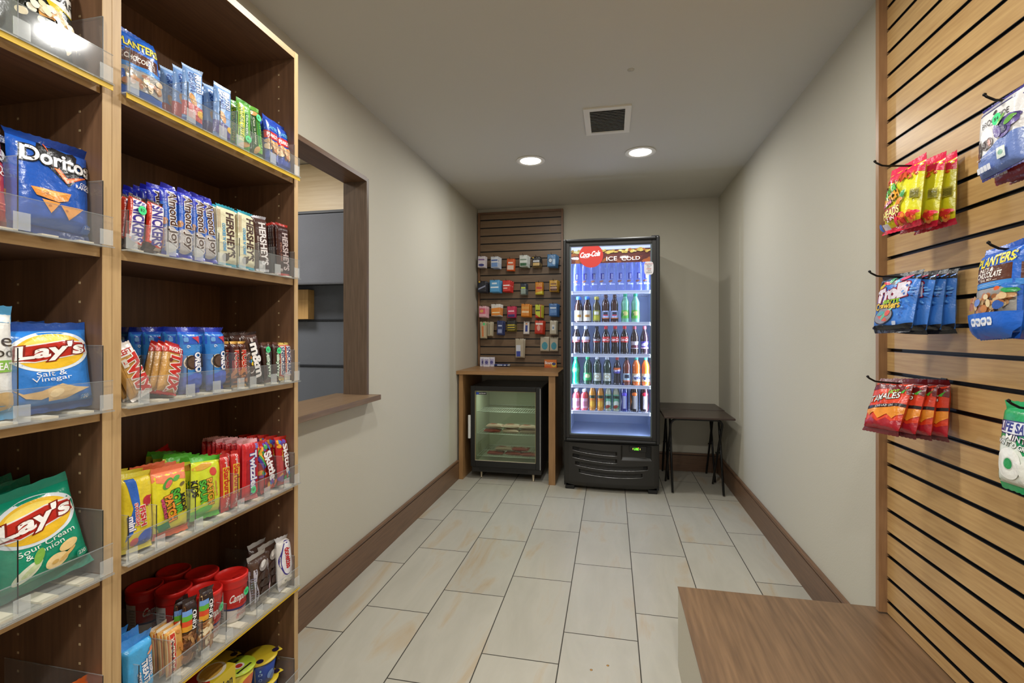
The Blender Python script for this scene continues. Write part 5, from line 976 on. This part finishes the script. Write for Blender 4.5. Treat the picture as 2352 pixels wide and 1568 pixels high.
for qi, (xa, ya, xb, yb, n, bc, art_, desc) in enumerate(PEG):
    row = 0 if ya < 560 else 1 if ya < 800 else 2 if ya < 1000 else 3 if ya < 1200 else 4
    dep = .022*n+.045; yfr = 4.480-dep+.02
    a = atY(*I_(xa, yb), yfr); b = atY(*I_(xb, ya), yfr); w = b.x-a.x; h = b.z-a.z; cx = (a.x+b.x)/2
    kn = 'peg%d' % qi
    kind(kn, 'hanging_packet', 'travel packet', desc, w, h, .016, bc, hs=.003, pu=6, pv=9, art=art_, wr=.03, pinch=0)
    hz = b.z-.010
    t = thing('display_hook', 'short black peg holding the %s, %s' % (desc, ROWN[row]), 'hook', (cx, 4.491, hz), group='short black pegs above the desk')
    m = MB((cx, 4.491, hz)); m.tube([(cx, 4.4905, hz), (cx, yfr-.030, hz+.004), (cx, yfr-.040, hz+.016)], .0018, M_hk, 7); m.build('arm', t)
    rn = random.Random(qi)
    for i in range(n):
        yy = yfr+.008+i*.019
        lab = desc+(', %s on its peg, %s' % (['foremost', 'second', 'third', 'fourth'][i], ROWN[row]) if n > 1 else ' alone on its peg, '+ROWN[row])
        put(kn, cx+(.004*i if cx > -.9 or row != 0 else .004*i), yy, a.z-(.002*i), 0, lab, 'travel packets on pegs', 0, rn.uniform(-2, 2)+i*1.0, 0, 0, (.75, .92, ' ') if False else None)
# goods on the desk
ZD = .9135
boxpack('wipes_box', .060, .088, .022, 'd2d0da', [('r', .15, .15, .85, .8, 'a8a4c4'), ('e', .5, .45, .24, .18, 0, '5a5890')], (-1.190, 4.41, ZD), (0, 0, 3), 'white and lilac upright packet on the desk, left of three', 'box', None, 'lilac packets on the desk')
boxpack('wipes_box', .060, .088, .022, 'd8d6e0', [('r', .15, .15, .85, .8, 'a8a4c4'), ('e', .5, .45, .24, .18, 0, '5a5890')], (-1.150, 4.385, ZD), (0, 0, -2), 'white and lilac upright packet on the desk, middle of three', 'box', None, 'lilac packets on the desk')
boxpack('wipes_box', .060, .088, .022, 'd2d0da', [('r', .15, .15, .85, .8, 'a8a4c4'), ('e', .5, .45, .24, .18, 0, '5a5890')], (-1.108, 4.41, ZD), (0, 0, 2), 'white and lilac upright packet on the desk, right of three', 'box', None, 'lilac packets on the desk')
t = thing('toothpaste_tube', 'small dark blue tube lying on the desk with white cap end', 'tube', (-1.00, 4.40, ZD+.014))
m = MB(); m.tube([(-.078, 0, -.002), (-.06, 0, 0), (.045, 0, 0), (.050, 0, 0)], .0125, pm('23366e', .35), 16); m.box((-.05, -.0132, -.004), (.0, -.0124, .006), pm('c8d0e4', .4)); m.box((.012, -.0132, -.004), (.034, -.0124, .006), pm('c8d0e4', .4)); m.build('tube_body', t)
m = MB(); m.tube([(.0505, 0, 0), (.072, 0, 0)], .0125, pm('8a8f98', .4), 16); m.lathe([(.013, -.003), (.014, 0), (.013, .003)], pm('dfe2e6', .4), (.060, -.010, .0), 18); m.build('cap', t)
boxpack('dryer_sheet_box', .112, .072, .035, 'd8742a', [('t', 'Bounce', .45, .62, .78, .36, 0, 'f0e6dc', .03, 'b83a1c'), ('e', .78, .38, .20, .32, 0, 'e0c03a'), ('e', .78, .48, .16, .18, 0, '3a3c7c'), ('r', 0, 0, .5, .2, 'cc5a20')], (-.545, 4.385, ZD), (0, 0, 2), 'small orange box with white lettering on the right of the desk', 'box')

# ---------------- bottles in the cooler
PROF = {
 'coke': [(.60, 0), (.88, .01), (.94, .03), (.98, .12), (.88, .26), (.84, .34), (.97, .44), (1, .52), (.98, .60), (.80, .72), (.46, .84), (.36, .90), (.36, .94)],
 'soda': [(.60, 0), (.90, .01), (.97, .04), (.97, .30), (.93, .34), (.93, .56), (.99, .62), (.90, .72), (.55, .84), (.38, .89), (.38, .94)],
 'tea': [(.80, 0), (.96, .02), (1, .05), (1, .50), (.98, .58), (.72, .68), (.52, .74), (.48, .80), (.48, .84)],
 'water': [(.80, 0), (.95, .01), (1, .03), (1, .58), (.98, .66), (.80, .80), (.50, .88), (.34, .92), (.34, .95)],
 'juice': [(.85, 0), (.98, .02), (1, .06), (.96, .30), (1, .55), (.95, .70), (.60, .84), (.46, .88), (.46, .93)],
 'energy': [(.85, 0), (.98, .02), (1, .05), (1, .62), (.92, .72), (.80, .80), (.86, .90), (.55, .96), (.50, .97)],
 'small': [(.85, 0), (.98, .02), (1, .06), (1, .60), (.90, .68), (.50, .76), (.42, .80), (.42, .84)]}
BM = {}
def liq(c, a=.0):
    if a: return haze(c, a)
    return pm(c, .07, 0, 0, 40, 1.0)
def bottle(x, y, z, shp, r, h, lq, cap, lab, label, v0=.28, v1=.56, group='bottles in the drinks cooler', nm='drink_bottle', caplen=.06, capm=None):
    key = (shp, r, h, str(lq), cap, str(lab))
    t = thing(nm, label, 'bottle', (x, y, z), group=group)
    if key not in BM:
        pr = [(a*r, b*h) for a, b in PROF[shp]]
        if shp == 'water':
            w_ = h
        m = MB(); m.lathe(pr, lq, n=24); body = m.mesh('bottle_body')
        topz = pr[-1][1]; m = MB(); cr = pr[-1][0]*1.22
        if cap: m.lathe([(cr, topz-.010), (cr*1.03, topz-.008), (cr*1.0, topz+caplen*h), (cr*.9, topz+caplen*h+.001)], pm(cap, .35), n=18); cm = m.mesh('cap')
        else: cm = None
        lm = None
        if lab:
            m = MB(); za, zb = v0*h, v1*h; full = [(pr[i][0], pr[i][1]) for i in range(len(pr))]
            S = cylS(full)
            H = full[-1][1]
            def SL(u, v, off=0): return S(u, ((za+(zb-za)*v))/H, off)
            nn = 24; rr = []
            for j in range(5):
                p = SL(.5, j/4, .0009); rr.append((-p.y, p.z))
            m.lathe(rr, pm(lab[0], .35), n=28, caps=False)
            if len(lab) > 1: m.art(SL, lab[1:], r*math.pi, zb-za, base=.0013, step=.0002, L=.008)
            lm = m.mesh('label')
        BM[key] = (body, cm, lm)
    body, cm, lm = BM[key]
    place('bottle_body', body, parent=t)
    if cm: place('cap', cm, parent=t)
    if lm: place('label', lm, parent=t)
    return t
CX = lambda px, Y: atY(px, 762, Y).x
YR = CY+.040
def rowb(k, px, yoff, *a, **kw):
    bottle(CX(px, YR)+ (0 if not yoff else 0), YR+yoff, CSH[k]+.0016, *a, **kw)
W_ = ['first', 'second', 'third', 'fourth', 'fifth', 'sixth', 'seventh', 'eighth', 'ninth']
wl = ('4a4fa8', ('r', .30, .30, .70, .9, '2c2f86'), ('t', 'WATER', .50, .60, .5, .34, 90, 'd0d4f0', 0), ('r', .12, .02, .3, .2, 'ccd2ee'), ('r', .4, .03, .9, .16, 'a8b0e0'), ('e', .4, .28, .2, .08, 10, 'a8703c'))
for i, px in enumerate((1325, 1344.5, 1364, 1384, 1404.5, 1425, 1446.5, 1466.5, 1483)):
    bottle(CX(px, YR), YR, CSH[0]+.0016, 'water', .0335, .272, haze('6676d4', .26), 'c8d0f0', None, 'tall clear blue water bottle, %s from the left in the top row' % W_[i])
    m = MB(); pr = [(.0338, 0), (.0338, .11)]; S = cylS(pr)
    if 'wl' not in BM:
        m.art(S, [('r', .38, .55, .62, .98, '2a2c7c'), ('t', 'smartwater', .53, .76, .36, .14, 90, 'c8ccee', 0), ('e', .42, .40, .16, .07, 10, '8a5c48'), ('r', .36, .14, .50, .28, 'ccd2ee'), ('r', .53, .15, .78, .24, 'a8b0e0')], .106, .11, base=.0008); BM['wl'] = m.mesh('label')
    place('label', BM['wl'], (0, 0, .035), COL.objects[-1] if False else [o for o in COL.objects if o.name.startswith('drink_bottle')][-1])
tea_w = ('ccc6b4', ('r', .25, .35, .75, .6, 'a87a3c'), ('t', 'TEA', .5, .48, .3, .18, 0, '8a5a2c', 0))
specs = {
 1: [(1328.5, 'tea', .031, .232, liq('2a1208'), '3a78d0', tea_w, 'brown iced tea bottle with blue neck wrap'), (1348.5, 'tea', .031, .232, liq('2a1208'), '3a78d0', tea_w, 'brown iced tea bottle with blue neck wrap'), (1370, 'tea', .029, .230, liq('3c3410'), 'b8a83c', ('8a8c3a', ('r', .2, .1, .8, .5, 'a8a42c'), ('r', .3, .6, .7, .9, 'c8c4b0')), 'olive green tea bottle with yellow neck wrap'),
     (1391, 'soda', .030, .222, liq('3a1a10'), '503028', ('a8b4d4', ('r', .3, .4, .7, .85, '2a2c3c'), ('r', .3, .35, .7, .5, 'b83c4c'), ('r', 0, 0, 1, .12, 'c06a34')), 'brown soda bottle with pale blue label'), (1411.5, 'soda', .030, .222, liq('3a1a10'), '503028', ('a8b4d4', ('r', .3, .4, .7, .85, '2a2c3c'), ('r', .3, .35, .7, .5, 'b83c4c'), ('r', 0, 0, 1, .12, 'c06a34')), 'brown soda bottle with pale blue label'),
     (1436, 'soda', .032, .230, liq('6fae8c'), '1fa070', ('5aa83c', ('e', .5, .6, .22, .28, 0, 'b8b46a'), ('p', [(.1, 0), (.4, .5), (.2, .9), (0, .5)], '2f8a34')), 'pale green soda bottle with leafy label'), (1459.5, 'soda', .032, .230, liq('6fae8c'), '1fa070', ('5aa83c', ('e', .5, .6, .22, .28, 0, 'b8b46a'), ('p', [(.1, 0), (.4, .5), (.2, .9), (0, .5)], '2f8a34')), 'pale green soda bottle with leafy label')],
 2: [(1323, 'coke', .0315, .222, liq('120807'), 'c0c4d0', ('b8bccb', ('r', .1, 0, .9, .42, 'b82c34'), ('t', 'Coke', .5, .26, .5, .3, 0, 'f0eef0', .02, None, .2)), 'silver-capped diet cola bottle'), (1345.5, 'coke', .0315, .222, liq('120807'), 'c0c4d0', ('b8bccb', ('r', .1, 0, .9, .42, 'b82c34'), ('t', 'Coke', .5, .26, .5, .3, 0, 'f0eef0', .02, None, .2)), 'silver-capped diet cola bottle'),
     (1370, 'coke', .0290, .220, liq('150a08'), '20181a', ('201618', ('t', 'Coca-Cola', .5, .5, .8, .42, 0, 'e4d8d8', .02, None, .3), ('r', 0, 0, 1, .2, 'a8281e')), 'cola bottle with black cap and black label')]+[(p, 'coke', .0315, .222, liq('150706'), 'c4202c', ('b8241f', ('t', 'Coca-Cola', .5, .5, .84, .5, 0, 'f2e8e6', .02, None, .3)), 'cola bottle with red cap and red label') for p in (1391.5, 1413, 1434.5)]+
    [(1457.5, 'coke', .0305, .220, liq('2a1a16'), '9c3c48', ('b0a8ac', ('r', .1, .1, .9, .5, '5a2430'), ('t', 'Dr Pepper', .5, .65, .8, .4, 10, 'e8dce0', .02, '5a2430')), 'maroon-capped dark soda bottle'), (1480.5, 'coke', .0305, .220, liq('2a1a20'), 'a84c58', ('4a3aa0', ('e', .5, .6, .34, .2, 12, 'e0d8ee'), ('r', 0, 0, 1, .2, 'c8a0b4')), 'violet-labelled dark soda bottle')],
 3: [(1322, 'coke', .0305, .222, liq('0fa068'), '1fb474', ('23b474', ('e', .5, .5, .3, .3, 10, '62d49c')), 'bright green soda bottle with green cap'), (1349.5, 'soda', .0320, .222, liq('1c4a34'), '1fa05c', ('2c9c52', ('e', .5, .6, .22, .26, 0, 'c0c88c'), ('r', 0, 0, 1, .1, '1c7a3c')), 'dark green soda bottle with green label'),
     (1371.5, 'soda', .0315, .222, liq('20382c'), 'c4c8cc', ('b9bfae', ('e', .5, .55, .24, .26, 0, '9c8c5c'), ('e', .5, .55, .18, .2, 0, 'c8ccb8')), 'dark green soda bottle with white cap and label'), (1394.5, 'soda', .0315, .222, liq('20382c'), 'c4c8cc', ('b9bfae', ('e', .5, .55, .24, .26, 0, '9c8c5c'), ('e', .5, .55, .18, .2, 0, 'c8ccb8')), 'dark green soda bottle with white cap and label'),
     (1417.5, 'coke', .0290, .220, liq('1a1220'), 'a8302c', ('4a4494', ('r', 0, .55, 1, 1, 'c8602c'), ('t', 'Fanta', .5, .55, .7, .4, 8, 'e8e0ec', .02)), 'orange and purple labelled dark soda bottle'), (1439.5, 'soda', .0305, .222, liq('6a2c1c'), '1c1a1c', ('a4b8c4', ('r', .3, .4, .7, .85, '2a2c3c'), ('r', 0, 0, 1, .14, 'c06a4a')), 'red-brown soda bottle with black cap')]+[(p, 'soda', .0320, .222, liq('d8641c'), '3a9c84', ('cdb48c', ('e', .5, .5, .36, .34, 8, 'e4e0dc'), ('t', 'Fanta', .5, .5, .62, .42, 8, '26386e', .05)), 'orange soda bottle with green cap') for p in (1461.5, 1483)],
 4: [(p, 'small', .0290, .185, liq('c8484c'), 'e4e6ee', ('d0a0b0', ('r', .15, .2, .85, .7, 'b87888')), 'short pink drink bottle with white sports cap') for p in (1323, 1342)]+[(p, 'juice', .0262, .205, liq('c8842c'), 'c8ccc8', ('c88a2c', ('r', .2, .72, .8, .92, '2c3a2c'), ('e', .5, .3, .3, .2, 0, 'dca83c'), ('r', 0, .6, 1, .68, 'd06a2c')), 'orange juice bottle with citrus label') for p in (1360.5, 1379)]+
    [(p, 'juice', .0262, .205, liq('a8ac8c'), 'c8ccc8', ('6aa884', ('r', .2, .72, .8, .92, '2c3a2c'), ('e', .5, .35, .3, .2, 0, 'd0d8c4'), ('e', .45, .14, .26, .12, 20, '8c3a2c')), 'pale juice bottle with green apple label') for p in (1397, 1415)]+
    [(1434, 'energy', .0295, .215, liq('2c3880'), '2c2a7c', ('23276c', ('r', .38, .1, .62, .8, 'c0c4d8'), ('e', .5, .9, .2, .1, 0, '6a5ac8'), ('p', [(.1, 0), (.3, .5), (.1, 1), (0, .5)], 'a8acc0')), 'blue-violet energy drink bottle'), (1457, 'energy', .0310, .220, liq('2a1c14'), '3a2418', ('1c1816', ('r', .38, .1, .62, .8, 'b8b0a8'), ('e', .5, .9, .22, .1, 0, 'd86a2c'), ('p', [(.05, 0), (.3, .5), (.1, 1), (0, .5)], 'c87a34')), 'black and orange energy drink bottle'), (1480.5, 'energy', .0310, .220, liq('2a1014'), '3a1418', ('1c1418', ('r', .38, .1, .62, .8, 'b8b0b0'), ('e', .5, .9, .22, .1, 0, 'c82c3c'), ('p', [(.7, 0), (.95, .5), (.8, 1), (1, .5)], 'c83c4c')), 'black and red energy drink bottle')]}
ROWL = {1: 'second row', 2: 'third row', 3: 'fourth row', 4: 'lowest row'}
for k, L_ in specs.items():
    for i, (px, shp, r, h, lq, cap, lab, desc) in enumerate(L_):
        v = (.06, .42) if shp == 'tea' else (.10, .64) if shp in ('juice',) else (.05, .70) if shp == 'energy' else (.10, .52) if shp == 'small' else (.14, .42) if shp == 'soda' and k in (1, 3) else (.42, .62)
        if shp == 'coke' and i >= 6: v = (.20, .46)
        for j in range(2):
            x = CX(px, YR)+j*.002
            dd = '%s, %s in %s%s' % (desc, W_[i], ROWL[k], '' if j == 0 else ', behind front one')
            bottle(x, YR+j*.075, CSH[k]+.0016, shp, r, h, lq, cap, lab, dd, v[0], v[1])

# ---------------- frozen food in the small freezer
kind('fz1', 'frozen_food_pack', 'frozen food', 'red frozen sandwich pack', .15, .085, .030, 'b0443a', 'c8887c', pu=3, art=[('e', .35, .5, .2, .25, 0, 'c8a08c'), ('r', .6, .2, .9, .5, 'd8b8a8')], hs=.006)
kind('fz2', 'frozen_food_pack', 'frozen food', 'pale pink frozen sandwich pack', .15, .085, .034, 'c9a598', 'd8ccc0', pu=3, art=[('e', .4, .5, .22, .25, 0, 'b86a58'), ('r', .65, .2, .9, .6, 'e0d0c0')], hs=.006)
FZ = [('fz1', -1.00, 4.02, ZF2, 4, 0), ('fz2', -.84, 4.02, ZF2, -6, 0), ('fz2', -.69, 4.03, ZF2, 3, 0), ('fz2', -.98, 4.02, ZF2, -8, 1), ('fz2', -.83, 4.03, ZF2, 8, 1), ('fz2', -.69, 4.02, ZF2, -3, 1),
      ('fz1', -.97, 4.02, ZF0+.03, 12, 0), ('fz1', -.82, 4.03, ZF0+.03, -14, 0), ('fz1', -.68, 4.02, ZF0+.03, 10, 0), ('fz2', -.90, 4.02, ZF0+.03, 4, 1), ('fz1', -.76, 4.03, ZF0+.03, -10, 1)]
WD = ['leftmost', 'middle', 'rightmost']
for i, (kd, x, y, z, a, lv) in enumerate(FZ):
    K = KC[kd]
    sh = 'wire shelf' if z == ZF2 else 'bottom rack'
    pos_ = ['left', 'middle', 'right'][i % 3] if i < 9 else ['upper left', 'upper right'][i-9]
    put(kd, x, y-.042+.0, z+.0035+K['t']/2+.038*lv+.002, 0, '%s, %s on the freezer %s%s' % (K['desc'], pos_, sh, ', stacked on top' if lv else ''), 'frozen packs in the freezer', -90+0, 0, a*.3, i % 2)
